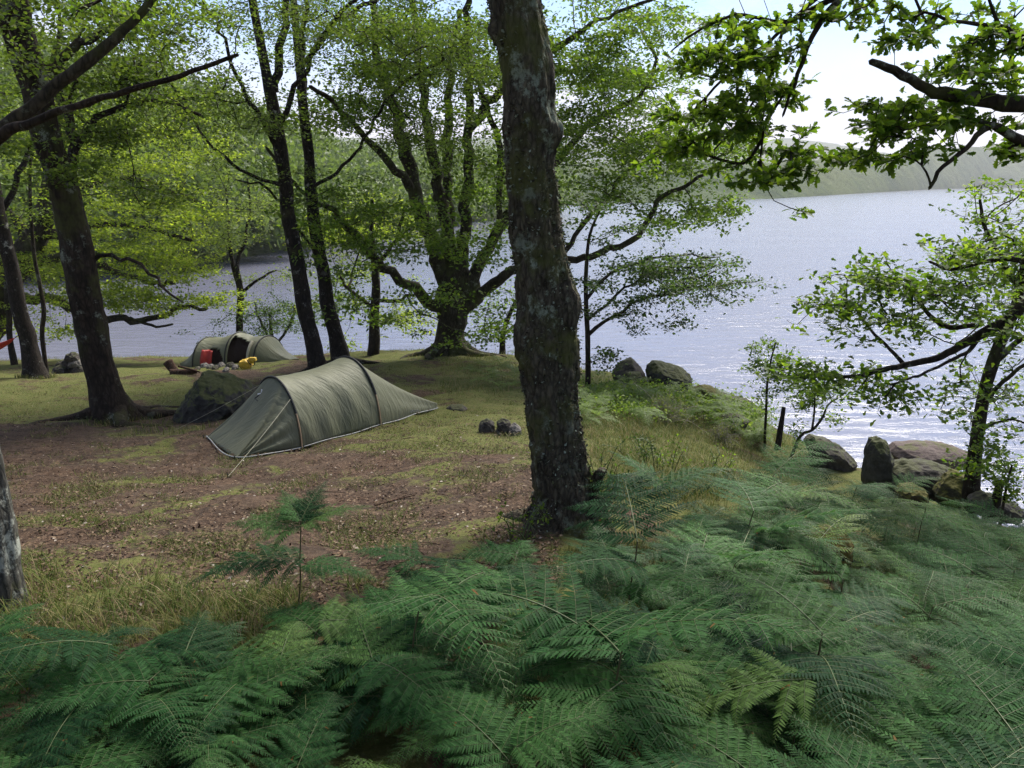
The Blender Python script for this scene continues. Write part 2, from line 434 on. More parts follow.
def leaves(acc, C, D, size, tm, upb=1.0, m=0, r=None):
    """leaves with base at C pointing roughly along D; size array"""
    r = r or rng; n = len(C)
    X = norm(D)
    up = norm(np.array([0, 0, upb]) + r.normal(0, 0.55, (n, 3)))
    Y = norm(np.cross(up, X)); Z = np.cross(X, Y)
    V, Fs = tm; k = len(V)
    s = np.asarray(size)[:, None, None]
    P = C[:, None, :] + s * (V[None, :, 0, None] * X[:, None] + V[None, :, 1, None] * Y[:, None] + V[None, :, 2, None] * Z[:, None])
    base = acc.n; acc.V.append(P.reshape(-1, 3)); acc.n += n * k
    off = base + np.arange(n)[:, None, None] * k
    for F in Fs:
        acc.F.setdefault((F.shape[1], m), []).append((F[None] + off).reshape(-1, F.shape[1]))

def limb(pts, Y0, Y1=None):
    """pts (px,py,width px) -> world points and radii"""
    Y1 = Y0 if Y1 is None else Y1; n = len(pts); P = []; R = []
    L = [0.0]
    for i in range(1, n): L.append(L[-1] + math.hypot(pts[i][0] - pts[i - 1][0], pts[i][1] - pts[i - 1][1]))
    for i, (px, py, w) in enumerate(pts):
        Y = Y0 + (Y1 - Y0) * L[i] / max(L[-1], 1e-6)
        p = W(px, py, Y); P.append(p); R.append(rad_px(w, p))
    return np.array(P), np.array(R)

def clump(px, py, rx, ry, Y, dY, n, r, k=8, sh=0.48, sv=0.10):
    """spray positions of a crown lobe, gathered into flat leafy plates"""
    m = n if n < 14 else max(3, int(round(n / k)))
    a = r.uniform(0, 2 * PI, m); q = np.sqrt(r.uniform(0, 1, m))
    q *= 0.85 + 0.25 * np.sin(a * 3 + px) + 0.12 * np.sin(a * 7 + py)
    X = px + rx * q * np.cos(a); Yp = py + ry * q * np.sin(a)
    D = Y + dY * r.uniform(-1, 1, m)
    C = np.array([W(x, y, d) for x, y, d in zip(X, Yp, D)])
    if m == n: return C
    s = min(1.0, Y / 14.0) * min(1.0, dY + .3)
    o = r.normal(0, 1, (n, 3)) * np.array([sh, sh, sv]) * s * (1.5 if Y > 18 else 1.0)
    o[:, 2] -= 0.12 * np.hypot(o[:, 0], o[:, 1])
    return C[r.integers(0, m, n)] + o

def grow(limbs, tips, r, step=0.3, tip_r=0.006, wob=0.10, droop=0.0):
    """limbs: list of (P,R). tips: spray points. Returns chains of (P,R) and tip directions"""
    NP = []; NT = []
    for P, R in limbs:
        T = norm(np.gradient(P, axis=0)); s = len(P) // 6
        NP.append(P[s:]); NT.append(T[s:])
    NP = np.concatenate(NP); NT = np.concatenate(NT)
    nl = len(NP)
    cap = nl + len(tips) * 16
    pos = np.empty((cap, 3)); tan = np.empty((cap, 3)); par = np.full(cap, -1); cnt = np.zeros(cap)
    pos[:nl] = NP; tan[:nl] = NT; n = nl
    d0 = np.array([np.min(((NP - t) ** 2).sum(1)) for t in tips]); order = np.argsort(d0)
    chains = []; tipdir = np.zeros((len(tips), 3))
    for oi in order:
        t = tips[oi]; v = t - pos[:n]; d = np.sqrt((v ** 2).sum(1)) + 1e-6
        ca = (v * tan[:n]).sum(1) / d
        i = int(np.argmin(d * (1.25 - 0.55 * ca) + 0.05)); dist = d[i]; dirv = v[i] / dist
        k = int(min(12, max(2, math.ceil(dist / step))))
        s = np.linspace(0, 1, k + 1)[:, None]
        c1 = pos[i] + norm(0.55 * tan[i] + 0.6 * dirv + r.normal(0, 0.15, 3)) * dist * 0.4
        c2 = t - norm(dirv * np.array([1, 1, 0.4]) + np.array([0, 0, 0.12]) + r.normal(0, 0.2, 3)) * dist * 0.35
        B = (1 - s) ** 3 * pos[i] + 3 * (1 - s) ** 2 * s * c1 + 3 * (1 - s) * s * s * c2 + s ** 3 * t
        B[1:-1] += r.normal(0, wob * dist / k, (k - 1, 3))
        ids = [i]
        T = norm(np.gradient(B, axis=0))
        for q in range(1, k + 1):
            if n >= cap: break
            pos[n] = B[q]; tan[n] = T[q]; par[n] = ids[-1]; ids.append(n); n += 1
        tipdir[oi] = T[-1]; chains.append(ids)
        j = ids[-1]
        while j >= nl: cnt[j] += 1; j = par[j]
    out = []
    for ids in chains:
        R = tip_r * np.maximum(cnt[ids], 1) ** 0.46
        if ids[0] < nl: R[0] = R[1] * 1.25 if len(R) > 1 else R[0]
        else: R[0] = min(R[0], R[1] * 1.15)
        out.append((pos[ids], R))
    return out, tipdir

def bumpy_tube(P, R, k, seed, amp=0.12, freq=6.0, ridge=0.05, flare=None, burls=()):
    V, F = tube(P, R, k); n = len(P)
    for q in range(len(V)):
        i = q // k; c = P[i]; d = V[q] - c; L = np.linalg.norm(d) + 1e-9; th = (q % k) / k * 2 * PI
        a = 1 + amp * fbm((V[q][0] * freq + seed, V[q][1] * freq, V[q][2] * freq * 0.6), 3)
        a += ridge * math.sin(th * 5 + V[q][2] * 2.2 + seed) * 0.5 + ridge * math.sin(th * 9 - V[q][2] * 3.1 + seed)
        if flare:
            h = (c[2] - flare[0]) / flare[1]
            if h < 1: a += flare[2] * (1 - max(h, 0)) ** 2 * (0.65 + 0.7 * abs(math.sin(th * 2.5 + seed)))
        for (bp, br, ba) in burls:
            dd = np.linalg.norm(V[q] - bp); a += ba * math.exp(-(dd / br) ** 2)
        V[q] = c + d * a
    # close the ends
    return V, F

def crusty(V, c_of, seed):
    """coarse plates, pits and ridges of old bark"""
    out = np.array(V)
    for q in range(len(V)):
        x, y, z = V[q]; d = V[q] - c_of[q]; L = np.linalg.norm(d) + 1e-9
        a = 0.055 * mn.noise(Vector((x * 9, y * 9, z * 5 + seed))) + 0.05 * abs(mn.noise(Vector((x * 24, y * 24, z * 11)))) + 0.035 * mn.noise(Vector((x * 48, y * 48, z * 30)))
        a -= 0.07 * max(0.0, 0.18 - abs(mn.noise(Vector((x * 14 + 3, y * 14, z * 6))))) / 0.18
        out[q] = V[q] + d * a
    return out
ALL_TREES = []
def build_tree(name, label, cat, trunk, limbs=(), clumps=(), bark=None, leafm=None, tm=SIMPLE, lsize=0.09, nleaf=24, spread=(0.32, 0.13),
               seed=1, group=None, tip_r=0.006, trunk_sides=18, flare=(0.6, 0.6), rosette=False, step=0.3, extra=(), amp=0.1, crown_name='crown', twig_sides=4, maxlimbk=10, upb=1.0, burls=(), tstep=0.2, wob=0.1, rough=0, rs=0.9, roots=0):
    """trunk: (P,R) ; limbs: list of (P,R) ; clumps: list of clump args"""
    r = np.random.default_rng(seed)
    P, R = trunk; org = P[0].copy()
    t = thing(name, label, cat, org, group); ALL_TREES.append(t)
    R = R * rs
    tp, tr = resample(P, R, tstep)
    # sway
    for i in range(1, len(tp)):
        a = min(1.0, i / 6) * tr[i] * 0.35
        tp[i] += a * np.array([fbm((tp[i][2] * 0.7, seed, 0), 2), fbm((tp[i][2] * 0.7, seed, 9), 2), 0])
    fl = (P[0][2], flare[0], flare[1]) if flare else None
    V, F = bumpy_tube(tp, tr, trunk_sides, seed, amp=amp, flare=fl, burls=burls)
    if rough: V = crusty(V, np.repeat(tp, trunk_sides, 0), seed)
    mesh_np('trunk', V, [(F, 0)], bark, t, smooth=True)
    for q in range(roots):
        a = q * 2 * PI / roots + r.uniform(-.4, .4); L = min(1.3, tr[0] * r.uniform(3.0, 5.5)); ss = np.linspace(0, 1, 16); wv = a + .5 * np.sin(ss * 4 + q) * ss
        rp_ = np.stack([org[0] + np.cos(wv) * (tr[0] * .5 + L * ss), org[1] + np.sin(wv) * (tr[0] * .5 + L * ss), 0 * ss], 1)
        rr_ = tr[0] * .34 * (1 - ss) ** .8 + .01; rp_[:, 2] = ground_z(rp_[:, 0], rp_[:, 1]) + rr_ * (.35 - ss * .9) + tr[0] * .45 * (1 - ss) ** 4
        V, F = bumpy_tube(rp_, rr_, 10, seed + q, amp=.15, freq=8); mesh_np('root', V, [(F, 0)], bark, t, smooth=True)
    sk = [(tp, tr)]
    for Lp, Lr in limbs:
        st = 0.25 if Lp[0][1] > 12 else 0.08; kf = st / 0.25; lp, lr = resample(Lp, Lr * rs, st)
        for i in range(1, len(lp)):
            lp[i] += lr[i] * 0.9 * np.array([fbm((i * 0.35 * kf, seed + 3, Lr[0]), 2), fbm((i * 0.35 * kf, seed, 7), 2), fbm((i * 0.4 * kf, seed, 3 + Lp[0][0]), 2)]) + 0.03 * kf ** 2 * r.normal(0, 1, 3) * min(1, i / 5)
        V, F = bumpy_tube(lp, lr, maxlimbk, seed + len(sk), amp=amp, ridge=0.03)
        n0 = len(V); V = np.vstack([V, (lp[-1] + (lp[-1] - lp[-2]) * .3)[None]]); T = np.array([[n0 - maxlimbk + q, n0 - maxlimbk + (q + 1) % maxlimbk, n0] for q in range(maxlimbk)])
        mesh_np('limb', V, [(F, 0), (T, 0)], bark, t, smooth=True)
        sk.append((lp, lr))
    if clumps:
        far = tm is not OAK and tm is not OAKMID and not rosette
        if far:
            nleaf = int(nleaf * 1.95); lsize *= 0.99; tip_r *= 0.6; spread = (spread[0] * .72, spread[1] * .72)
            clumps = [(*c[:6], int(c[6] * 1.12)) for c in clumps]
        tips = np.concatenate([clump(*c, r) for c in clumps])
        ch, td = grow(sk, tips, r, step=step, tip_r=tip_r, wob=wob)
        A = Acc()
        for cp, cr in ch:
            V, F = tube(cp, cr, twig_sides if cr[0] > 0.02 else 3); A.add(V, F)
        A.build('twigs', bark, t, smooth=True)
        A = Acc(); n = len(tips) * nleaf
        C = np.repeat(tips, nleaf, 0); D = np.repeat(td, nleaf, 0)
        if rosette:
            D = D * 0.5 + r.normal(0, 0.65, (n, 3)) * np.array([1, 1, 0.55]); C = C - np.repeat(td, nleaf, 0) * (r.uniform(0, 1, n) ** 2 * lsize * 1.6)[:, None]
        else:
            # leaves stand along small shoots round the twig end
            C = C + r.normal(0, 1, (n, 3)) * np.array([spread[0], spread[0], spread[1]]) * 0.8 - D * (r.uniform(0, 1, n) * 0.3)[:, None]
            D = r.normal(0, 1, (n, 3)) * np.array([1, 1, 0.4]) + D * 0.5
        keep = r.uniform(0, 1, n) < 0.9
        C = C[keep]; D = D[keep]
        leaves(A, C, D, lsize * r.uniform(0.6, 1.2, len(C)), tm, upb, r=r)
        A.build(crown_name, leafm, t)
    return t
# ---------------------------------------------------------------- materials of the trees
BK_MAIN = bark_mat('bark_lichened', (0.014, 0.010, 0.007), (0.125, 0.108, 0.075), (0.21, 0.24, 0.18), 0.42, (0.065, 0.07, 0.02), 0.5, 1.3, 1.0)
BK_DARK = bark_mat('bark_dark_brown', (0.010, 0.007, 0.005), (0.055, 0.040, 0.028), (0.20, 0.22, 0.17), 0.25, (0.05, 0.055, 0.015), 0.35, 0.8)
BK_BIRCH = bark_mat('bark_spotted_birch', (0.008, 0.006, 0.005), (0.045, 0.035, 0.028), (0.36, 0.36, 0.32), 0.18, (0.05, 0.05, 0.02), 0.1, 1.2)
BK_OAK = bark_mat('bark_oak', (0.013, 0.011, 0.007), (0.075, 0.062, 0.04), (0.2, 0.22, 0.15), 0.2, (0.06, 0.065, 0.02), 0.5, 0.8)
BK_GREY = bark_mat('bark_grey_lichen', (0.025, 0.024, 0.021), (0.14, 0.135, 0.115), (0.36, 0.38, 0.33), 0.7, (0.08, 0.09, 0.03), 0.3, 1.3)
LF_OAK = leaf_mat('oak_leaf', ((0.040, 0.075, 0.010), (0.080, 0.135, 0.018), (0.15, 0.21, 0.034)), trans=0.52)
LF_NEAR = leaf_mat('oak_leaf_near', ((0.034, 0.068, 0.009), (0.072, 0.125, 0.014), (0.145, 0.20, 0.028)), trans=0.55)
LF_BIRCH = leaf_mat('birch_leaf', ((0.040, 0.066, 0.014), (0.070, 0.108, 0.022), (0.12, 0.16, 0.036)), trans=.5)
LF_SUNLIT = leaf_mat('sun_toned_leaf', ((0.085, 0.13, 0.018), (0.15, 0.20, 0.028), (0.25, 0.29, 0.05)), trans=0.55)  # sunlit look put into the leaf colour, lighter and yellower
LF_SHRUB = leaf_mat('shrub_leaf', ((0.025, 0.05, 0.015), (0.045, 0.08, 0.022), (0.08, 0.12, 0.04)))

def TR(pts, Y=None, lean=0.0):
    """trunk from photo positions, rooted in the ground under its first point"""
    if Y is None: Y = G(pts[0][0], pts[0][1])[1]
    P, R = limb(pts, Y, Y + lean)
    g = gz(P[0][0], P[0][1]); P[0][2] = g - 0.12
    return P, R
def YB(px, py): return float(G(px, py)[1])

# 1 the near middle trunk
Ym = YB(560, 528)
P, R = TR([(560, 530, 84), (560, 500, 64), (558, 470, 56), (556, 445, 52), (553, 400, 51), (549, 350, 61), (545, 300, 59), (538, 250, 51), (535, 200, 48), (531, 150, 48), (526, 100, 49), (521, 50, 49), (515, 0, 50), (507, -90, 52), (498, -260, 48), (493, -500, 42)], Ym)
bur = [(W(583, 300, Ym) + np.array([0, -0.1, 0]), 0.11, 0.30), (W(556, 132, Ym - 0.1), 0.09, 0.42), (W(512, 335, Ym - 0.1), 0.12, 0.15), (W(495, 30, Ym - .05), 0.07, 0.3), (W(590, 345, Ym - .1), 0.08, 0.22),
       (W(528, 430, Ym - .2), 0.1, 0.12), (W(503, 130, Ym), 0.07, 0.14), (W(572, 225, Ym - .05), .07, .12)]
t_mid = build_tree('lichened_tree', 'thick lichen-crusted trunk rising through the whole middle of the view behind the ferns', 'tree', (P, R), [],
                   [(430, -620, 520, 230, Ym, 1.8, 100), (700, -450, 300, 120, Ym + .5, 1.2, 60), (300, -420, 260, 110, Ym + .8, 1, 50), (512, -1100, 800, 250, 4.2, .8, 150), (512, -1900, 1100, 300, 3.0, .6, 150)], BK_MAIN, LF_BIRCH, BIRCH, .10, 26, seed=11, trunk_sides=140, rs=1.0, flare=(0.45, 0.3), burls=bur, amp=0.085, tstep=0.02, rough=1)  # unseen overhead crown, added to shade the foreground ferns
# flakes of lichen, moss and loose bark standing off the trunk
def crust(t, n, seed):
    tr_ = [c for c in t.children if c.name.startswith('trunk')][0]; me = tr_.data; nv = len(me.vertices)
    co = np.empty(nv * 3, np.float32); me.vertices.foreach_get('co', co); co = co.reshape(-1, 3) + np.array(t['_org'])
    no = np.empty(nv * 3, np.float32); me.vertices.foreach_get('normal', no); no = no.reshape(-1, 3)
    r = np.random.default_rng(seed); sel = r.integers(0, nv, n); sel = sel[co[sel][:, 2] < CAM_Z + 3.2]
    k = np.array([mn.noise(Vector(co[i] * 3.1)) + .6 * mn.noise(Vector(co[i] * 9)) for i in sel]); sel = sel[k > -.12]
    A = Acc(); C = co[sel] - no[sel] * .004; D = no[sel] * .55 + r.normal(0, .6, (len(sel), 3)); leaves(A, C, D, r.uniform(.010, .034, len(sel)), OAKMID, .4, r=r)
    m = island_mat('lichen_flakes', [(0, (0.02, 0.016, 0.011)), (.35, (0.05, 0.045, 0.028)), (.6, (0.075, 0.075, 0.03)), (.8, (0.14, 0.16, 0.115)), (1, (0.27, 0.31, 0.24))], .95)
    A.build('lichen', m, t)
crust(t_mid, 15000, 4)
# twigs at its foot; the crown far over the frame is added shade
rr = np.random.default_rng(5)
def shoots(parent, base, n, h, spread, bark, leafm, name='shoots', lname='shoot_leaves', ls=0.035, nl=9, up=1.0, r=None):
    r = r or rr; A = Acc(); B = Acc()
    for i in range(n):
        d = norm(np.array([r.normal(0, spread), r.normal(0, spread), up])); L = h * r.uniform(0.45, 1.0); b = base + r.normal(0, 0.05, 3) * np.array([1, 1, .3]); c = r.normal(0, 0.12, 3)
        s = np.linspace(0, 1, 7)[:, None]; Pp = b + d * L * s + c * s * s * L + r.normal(0, .012, (7, 3)) * s
        V, F = tube(Pp, np.linspace(0.006, 0.0015, 7) * (h / 0.5) ** 0.5, 4); A.add(V, F)
        q = r.uniform(0.25, 1, nl); C = np.array([[np.interp(x, s[:, 0], Pp[:, k]) for k in range(3)] for x in q])
        leaves(B, C, r.normal(0, 1, (nl, 3)) + d * 0.4, ls * r.uniform(0.6, 1.2, nl), BIRCH, r=r)
    A.build(name, bark, parent, smooth=True); B.build(lname, leafm, parent)
shoots(t_mid, W(598, 500, Ym - 0.1), 16, 0.42, 0.35, BK_DARK, LF_SHRUB, ls=0.03)
def stub(parent, a, b, r0, r1, bark, name='limb', seed=3):
    P_, R_ = resample(np.array([a, b]), np.array([r0, r1]), 0.03); V, F = bumpy_tube(P_, R_, 12, seed, amp=0.25, freq=12)
    n = len(V); V = np.vstack([V, P_[-1][None]]); T = np.array([[n - 12 + i, n - 12 + (i + 1) % 12, n] for i in range(12)])
    mesh_np(name, V, [(F, 0), (T, 0)], bark, parent, smooth=True)
stub(t_mid, W(585, 495, Ym), W(603, 470, Ym - 0.15), 0.07, 0.035, BK_MAIN)
stub(t_mid, W(575, 505, Ym), W(606, 500, Ym - 0.2), 0.08, 0.03, BK_MAIN, seed=6)

# 2 leaning broad tree at left
Yl = YB(118, 420)
build_tree('leaning_tree', 'broad brown trunk leaning left beside the mossy boulder, lowest side stem rising close to it', 'tree',
           TR([(118, 420, 54), (105, 385, 36), (94, 340, 36), (84, 290, 37), (75, 240, 37), (66, 200, 34), (52, 150, 33), (38, 100, 34), (25, 55, 36), (15, 10, 38), (5, -60, 36), (-10, -160, 30)], Yl, -0.8),
           [limb([(74, 232, 18), (64, 205, 14), (70, 175, 14), (77, 150, 12), (66, 110, 10), (55, 70, 9), (60, 20, 7)], Yl - 0.3, Yl + 1.5),
            limb([(36, 100, 14), (60, 60, 12), (100, 30, 9), (150, 5, 7), (210, -30, 5)], Yl - 0.3, Yl + 2),
            limb([(60, 170, 10), (100, 120, 8), (150, 100, 6), (200, 115, 4)], Yl, Yl + 1.5),
            limb([(20, 40, 14), (-30, 0, 12), (-90, -50, 9)], Yl - .5, Yl - 2),
            limb([(80, 270, 6), (110, 255, 5), (150, 270, 4), (180, 300, 2.5)], Yl, Yl - 1)],
           [(70, 50, 110, 70, Yl, 2.5, 150), (150, 50, 80, 60, Yl + 1, 2, 55), (30, 110, 60, 70, Yl, 2, 60), (120, 130, 80, 50, Yl + 1, 2, 75), (60, -70, 200, 80, Yl, 3, 120), (150, 185, 60, 30, Yl + 1, 1, 22), (-90, 0, 90, 140, Yl, 3, 60), (90, 10, 110, 40, Yl, 2, 45)],
           BK_DARK, LF_BIRCH, BIRCH, 0.075, 26, (0.30, 0.12), 21, flare=(0.6, 0.45), rs=.80, roots=5)

# 3 limbs reaching in from the upper left
Yd = 7.5
t = thing('overhanging_limb', 'mossy limb slanting in from the left edge with a bare thinner broken branch', 'branch', W(-60, 190, Yd))
for i, (pp, y0, y1) in enumerate([([(-150, 260, 26), (-60, 185, 24), (0, 132, 18), (30, 108, 16), (60, 82, 15), (90, 60, 14), (115, 38, 12), (140, 14, 10), (165, -20, 11), (200, -70, 9)], Yd, Yd + 0.8),
                                  ([(-5, 140, 15), (25, 124, 11), (60, 112, 9), (95, 100, 8), (135, 88, 7), (180, 76, 6), (215, 63, 5), (238, 54, 4)], Yd, Yd - 0.4)]):
    lp, lr = resample(*limb(pp, y0, y1), 0.12); lr = lr * .82
    lp += np.array([[0, 0, 0.03 * fbm((k * 0.3, i, 0), 2)] for k in range(len(lp))])
    V, F = bumpy_tube(lp, lr, 14, 30 + i, amp=0.16, freq=8); mesh_np('limb', V, [(F, 0)], BK_OAK if i == 0 else BK_DARK, t, smooth=True)
    if i == 0: A0 = (lp, lr)
r3 = np.random.default_rng(33); tips = np.concatenate([clump(160, 0, 60, 25, Yd + .8, .4, 14, r3), clump(90, 10, 50, 30, Yd + .5, .4, 12, r3)])
ch, td = grow([A0], tips, r3, step=0.2, tip_r=0.004); A = Acc(); B = Acc()
for cp, cr in ch: A.add(*tube(cp, cr, 4))
leaves(B, np.repeat(tips, 14, 0) + r3.normal(0, .1, (len(tips) * 14, 3)), r3.normal(0, 1, (len(tips) * 14, 3)), 0.07 * r3.uniform(.6, 1.2, len(tips) * 14), OAKMID, r=r3)
A.build('twigs', BK_DARK, t, smooth=True); B.build('leaves', LF_OAK, t)

# 4 the two slim dark trunks
Ya = YB(319, 372); Yb = YB(343, 366)
build_tree('slim_tree', 'left of the two slim dark trunks behind the near tent, forked high up', 'tree',
           TR([(319, 374, 24), (312, 340, 19), (304, 300, 19), (296, 255, 18), (288, 210, 17), (281, 160, 16), (275, 115, 17), (268, 80, 13), (260, 40, 11), (253, 0, 10), (244, -60, 9), (235, -140, 7)], Ya),
           [limb([(274, 92, 12), (280, 60, 10), (285, 25, 9), (287, -10, 8), (292, -90, 6)], Ya + .1, Ya + .3),
            limb([(280, 150, 7), (262, 120, 6), (240, 85, 5), (225, 40, 4), (205, 0, 3)], Ya, Ya - 1.5),
            limb([(284, 185, 5), (250, 175, 4), (215, 150, 3.5), (180, 100, 3), (165, 70, 2)], Ya, Ya - 2),
            limb([(278, 130, 7), (310, 60, 6), (335, 20, 5), (380, -30, 4)], Ya, Ya - 1.5)],
           [(235, 60, 70, 65, Ya - 1, 2, 66), (200, 110, 50, 40, Ya - 1.5, 1.2, 45), (330, 40, 60, 50, Ya - 1, 1.5, 70), (250, -40, 120, 50, Ya, 2, 80), (260, 120, 60, 30, Ya - 1, 2, 28), (250, 170, 50, 18, Ya - 1, 1, 16), (230, 20, 90, 30, Ya - 1, 2, 30)],
           BK_BIRCH, LF_BIRCH, BIRCH, 0.065, 26, (0.34, 0.13), 41, flare=(0.5, 0.3), trunk_sides=16, rs=.80, roots=4)
build_tree('slim_tree', 'right of the two slim dark trunks behind the near tent, pale spots near its foot', 'tree',
           TR([(343, 367, 26), (335, 335, 18), (327, 300, 17), (319, 250, 16), (313, 210, 15), (309, 160, 13), (304, 110, 12), (299, 60, 10), (295, 20, 9), (291, -40, 8), (288, -130, 6)], Yb),
           [limb([(311, 190, 5), (350, 160, 4), (395, 90, 4), (440, 60, 3)], Yb, Yb - 2),
            limb([(305, 120, 7), (303, 80, 7), (305, 20, 6), (312, -50, 5)], Yb, Yb + .4),
            limb([(320, 260, 4), (300, 230, 3), (270, 190, 3), (240, 180, 2)], Yb, Yb - 1.5),
            limb([(300, 70, 6), (340, 20, 5), (400, -10, 5), (470, -30, 4)], Yb, Yb - 2)],
           [(400, 40, 80, 60, Yb - 2, 1.5, 130), (455, 70, 50, 60, Yb - 2, 1.5, 65), (430, 130, 60, 40, Yb - 2, 1, 48), (340, 200, 50, 25, Yb - 1.5, 1, 20), (380, -40, 140, 50, Yb - 1, 2, 80), (400, 100, 50, 40, Yb - 2, 1.5, 42), (320, 10, 60, 40, Yb, 1.5, 50)],
           BK_BIRCH, LF_BIRCH, BIRCH, 0.06, 26, (0.34, 0.13), 42, flare=(0.5, 0.3), trunk_sides=16, rs=.80, roots=4)

# 5 the big oak
Yo = YB(451, 354)
oak_limbs = [
    limb([(447, 318, 26), (432, 304, 17), (410, 288, 13), (385, 268, 12), (360, 242, 11), (345, 225, 10), (325, 205, 7), (300, 190, 5), (270, 150, 4)], Yo, Yo - 3),
    limb([(452, 300, 26), (438, 262, 22), (425, 225, 19), (412, 180, 18), (402, 140, 17), (393, 100, 14), (380, 55, 10), (370, 0, 8), (360, -60, 6)], Yo, Yo - 1),
    limb([(410, 188, 12), (385, 158, 10), (362, 135, 8), (335, 105, 7), (310, 85, 5)], Yo - .6, Yo - 3),
    limb([(455, 295, 24), (447, 240, 17), (438, 190, 15), (430, 140, 14), (425, 95, 11), (420, 40, 9), (405, -30, 7)], Yo, Yo + 1),
    limb([(460, 295, 22), (462, 250, 16), (466, 200, 14), (468, 150, 13), (470, 100, 11), (468, 40, 9), (470, -40, 7)], Yo, Yo),
    limb([(458, 285, 16), (450, 235, 12), (447, 180, 13), (447, 130, 12), (452, 70, 9), (458, 10, 7)], Yo + .3, Yo + 2),
    limb([(463, 300, 20), (480, 262, 15), (500, 225, 13), (525, 190, 12), (560, 155, 10), (590, 125, 8), (610, 113, 8), (640, 95, 6), (655, 60, 5), (640, 30, 4)], Yo, Yo + 2),
    limb([(462, 308, 22), (480, 293, 15), (505, 275, 13), (540, 262, 11), (590, 256, 9), (615, 247, 8), (638, 236, 8), (652, 215, 7), (665, 197, 6), (690, 183, 5), (710, 170, 4)], Yo, Yo - 3),
    limb([(468, 130, 12), (500, 90, 10), (540, 60, 9), (575, 35, 7), (600, 20, 5), (650, 0, 4)], Yo, Yo - 2),
    limb([(497, 232, 8), (500, 190, 8), (498, 140, 8), (470, 60, 6), (465, 20, 5)], Yo + .5, Yo - 1),
    limb([(560, 258, 7), (590, 215, 6), (615, 185, 6), (635, 165, 5), (660, 150, 4)], Yo - 2, Yo - 2),
]
build_tree('big_oak', 'massive spreading oak with many rising limbs on the grassy shore edge', 'tree',
           TR([(451, 356, 48), (450, 335, 34), (452, 315, 36), (453, 298, 40), (455, 280, 34), (457, 250, 22)], Yo), oak_limbs,
           [(400, 60, 90, 80, Yo - 1, 2.5, 260), (560, 60, 90, 70, Yo, 2.5, 170), (640, 90, 70, 70, Yo, 2, 130), (640, 190, 75, 45, Yo - 2, 1.5, 95), (690, 150, 45, 60, Yo - 1.5, 1.5, 70), (590, 130, 60, 40, Yo, 2, 60),
            (470, 150, 60, 60, Yo - 1, 2, 75), (345, 190, 45, 30, Yo - 2.5, 1, 30), (345, 255, 40, 40, Yo - 2.5, 1, 45), (430, 215, 90, 40, Yo - 1, 3, 60), (480, 20, 80, 50, Yo, 2, 100), (330, 110, 50, 35, Yo - 2.5, 1, 28), (380, 300, 55, 30, Yo - 2, 1.2, 36),
            (500, 310, 40, 28, Yo - 2, 1, 24), (500, -60, 240, 70, Yo, 4, 170), (480, 205, 50, 40, Yo, 2, 40), (620, 20, 70, 40, Yo - 1, 2, 70), (640, 130, 90, 40, Yo - 1, 2, 60)],
           BK_OAK, LF_OAK, SIMPLE, 0.12, 24, (0.36, 0.13), 51, flare=(0.5, 0.35), trunk_sides=30, amp=0.14, rs=.78, roots=6)

# 6 sapling with a spreading side branch, seen right of the middle trunk
Ys = 15.5
def ground_at(px, Y):
    p = W(px, 380, Y); return gz(p[0], p[1])
P, R = limb([(588, 385, 10), (588, 340, 9), (586, 300, 8), (586, 270, 7), (590, 235, 5), (600, 210, 4)], Ys); P[0][2] = gz(P[0][0], P[0][1]) - 0.1
build_tree('shore_alder', 'young tree right of the middle trunk with flat leafy branches out over the water', 'tree', (P, R),
           [limb([(588, 335, 7), (605, 322, 6), (620, 312, 6), (640, 300, 5), (665, 295, 4), (690, 285, 3), (715, 270, 2.5)], Ys, Ys - 1),
            limb([(586, 300, 6), (610, 275, 5), (640, 262, 4), (680, 255, 3), (720, 258, 2)], Ys, Ys + .6),
            limb([(588, 320, 5), (625, 290, 4), (660, 272, 3), (700, 266, 2)], Ys, Ys)],
           [(690, 262, 52, 18, Ys, 1, 70), (650, 285, 50, 20, Ys - .5, 1, 42), (700, 290, 34, 20, Ys - 1, .6, 34), (610, 360, 18, 10, Ys, .5, 10), (620, 250, 45, 25, Ys + .3, .8, 34), (660, 325, 35, 12, Ys - .7, .6, 10), (600, 215, 30, 25, Ys, .6, 16), (590, 300, 20, 50, Ys - .3, .5, 16)],
           BK_DARK, LF_SHRUB, BIRCH, 0.075, 20, (0.22, 0.07), 61, flare=None, trunk_sides=10, rs=.6)

# 7 small trees on the shore
Y6 = YB(241, 352)
build_tree('shore_birch', 'thin pale-leaved birch standing right behind the far tent', 'tree', TR([(241, 356, 9), (240, 320, 8), (240, 290, 8), (233, 265, 5), (229, 240, 4), (228, 215, 3), (226, 190, 2)], 28.0),
           [limb([(240, 288, 5), (238, 260, 4), (246, 235, 3), (250, 205, 2.5), (248, 180, 2)], 28.0), limb([(240, 292, 4), (258, 280, 3), (275, 270, 2)], 28.0)],
           [(232, 220, 34, 40, 28.0, 1.5, 90), (268, 275, 30, 22, 28, 1, 30), (250, 190, 40, 30, 28, 1.5, 50), (205, 250, 22, 30, 28, 1, 20), (225, 150, 40, 40, 28, 2, 50)], BK_BIRCH, leaf_mat('pale_birch_leaf', ((0.07, 0.10, 0.03), (0.11, 0.15, 0.045), (0.15, 0.19, 0.06))), BIRCH, 0.08, 16, (0.35, 0.2), 71, flare=None, trunk_sides=8)
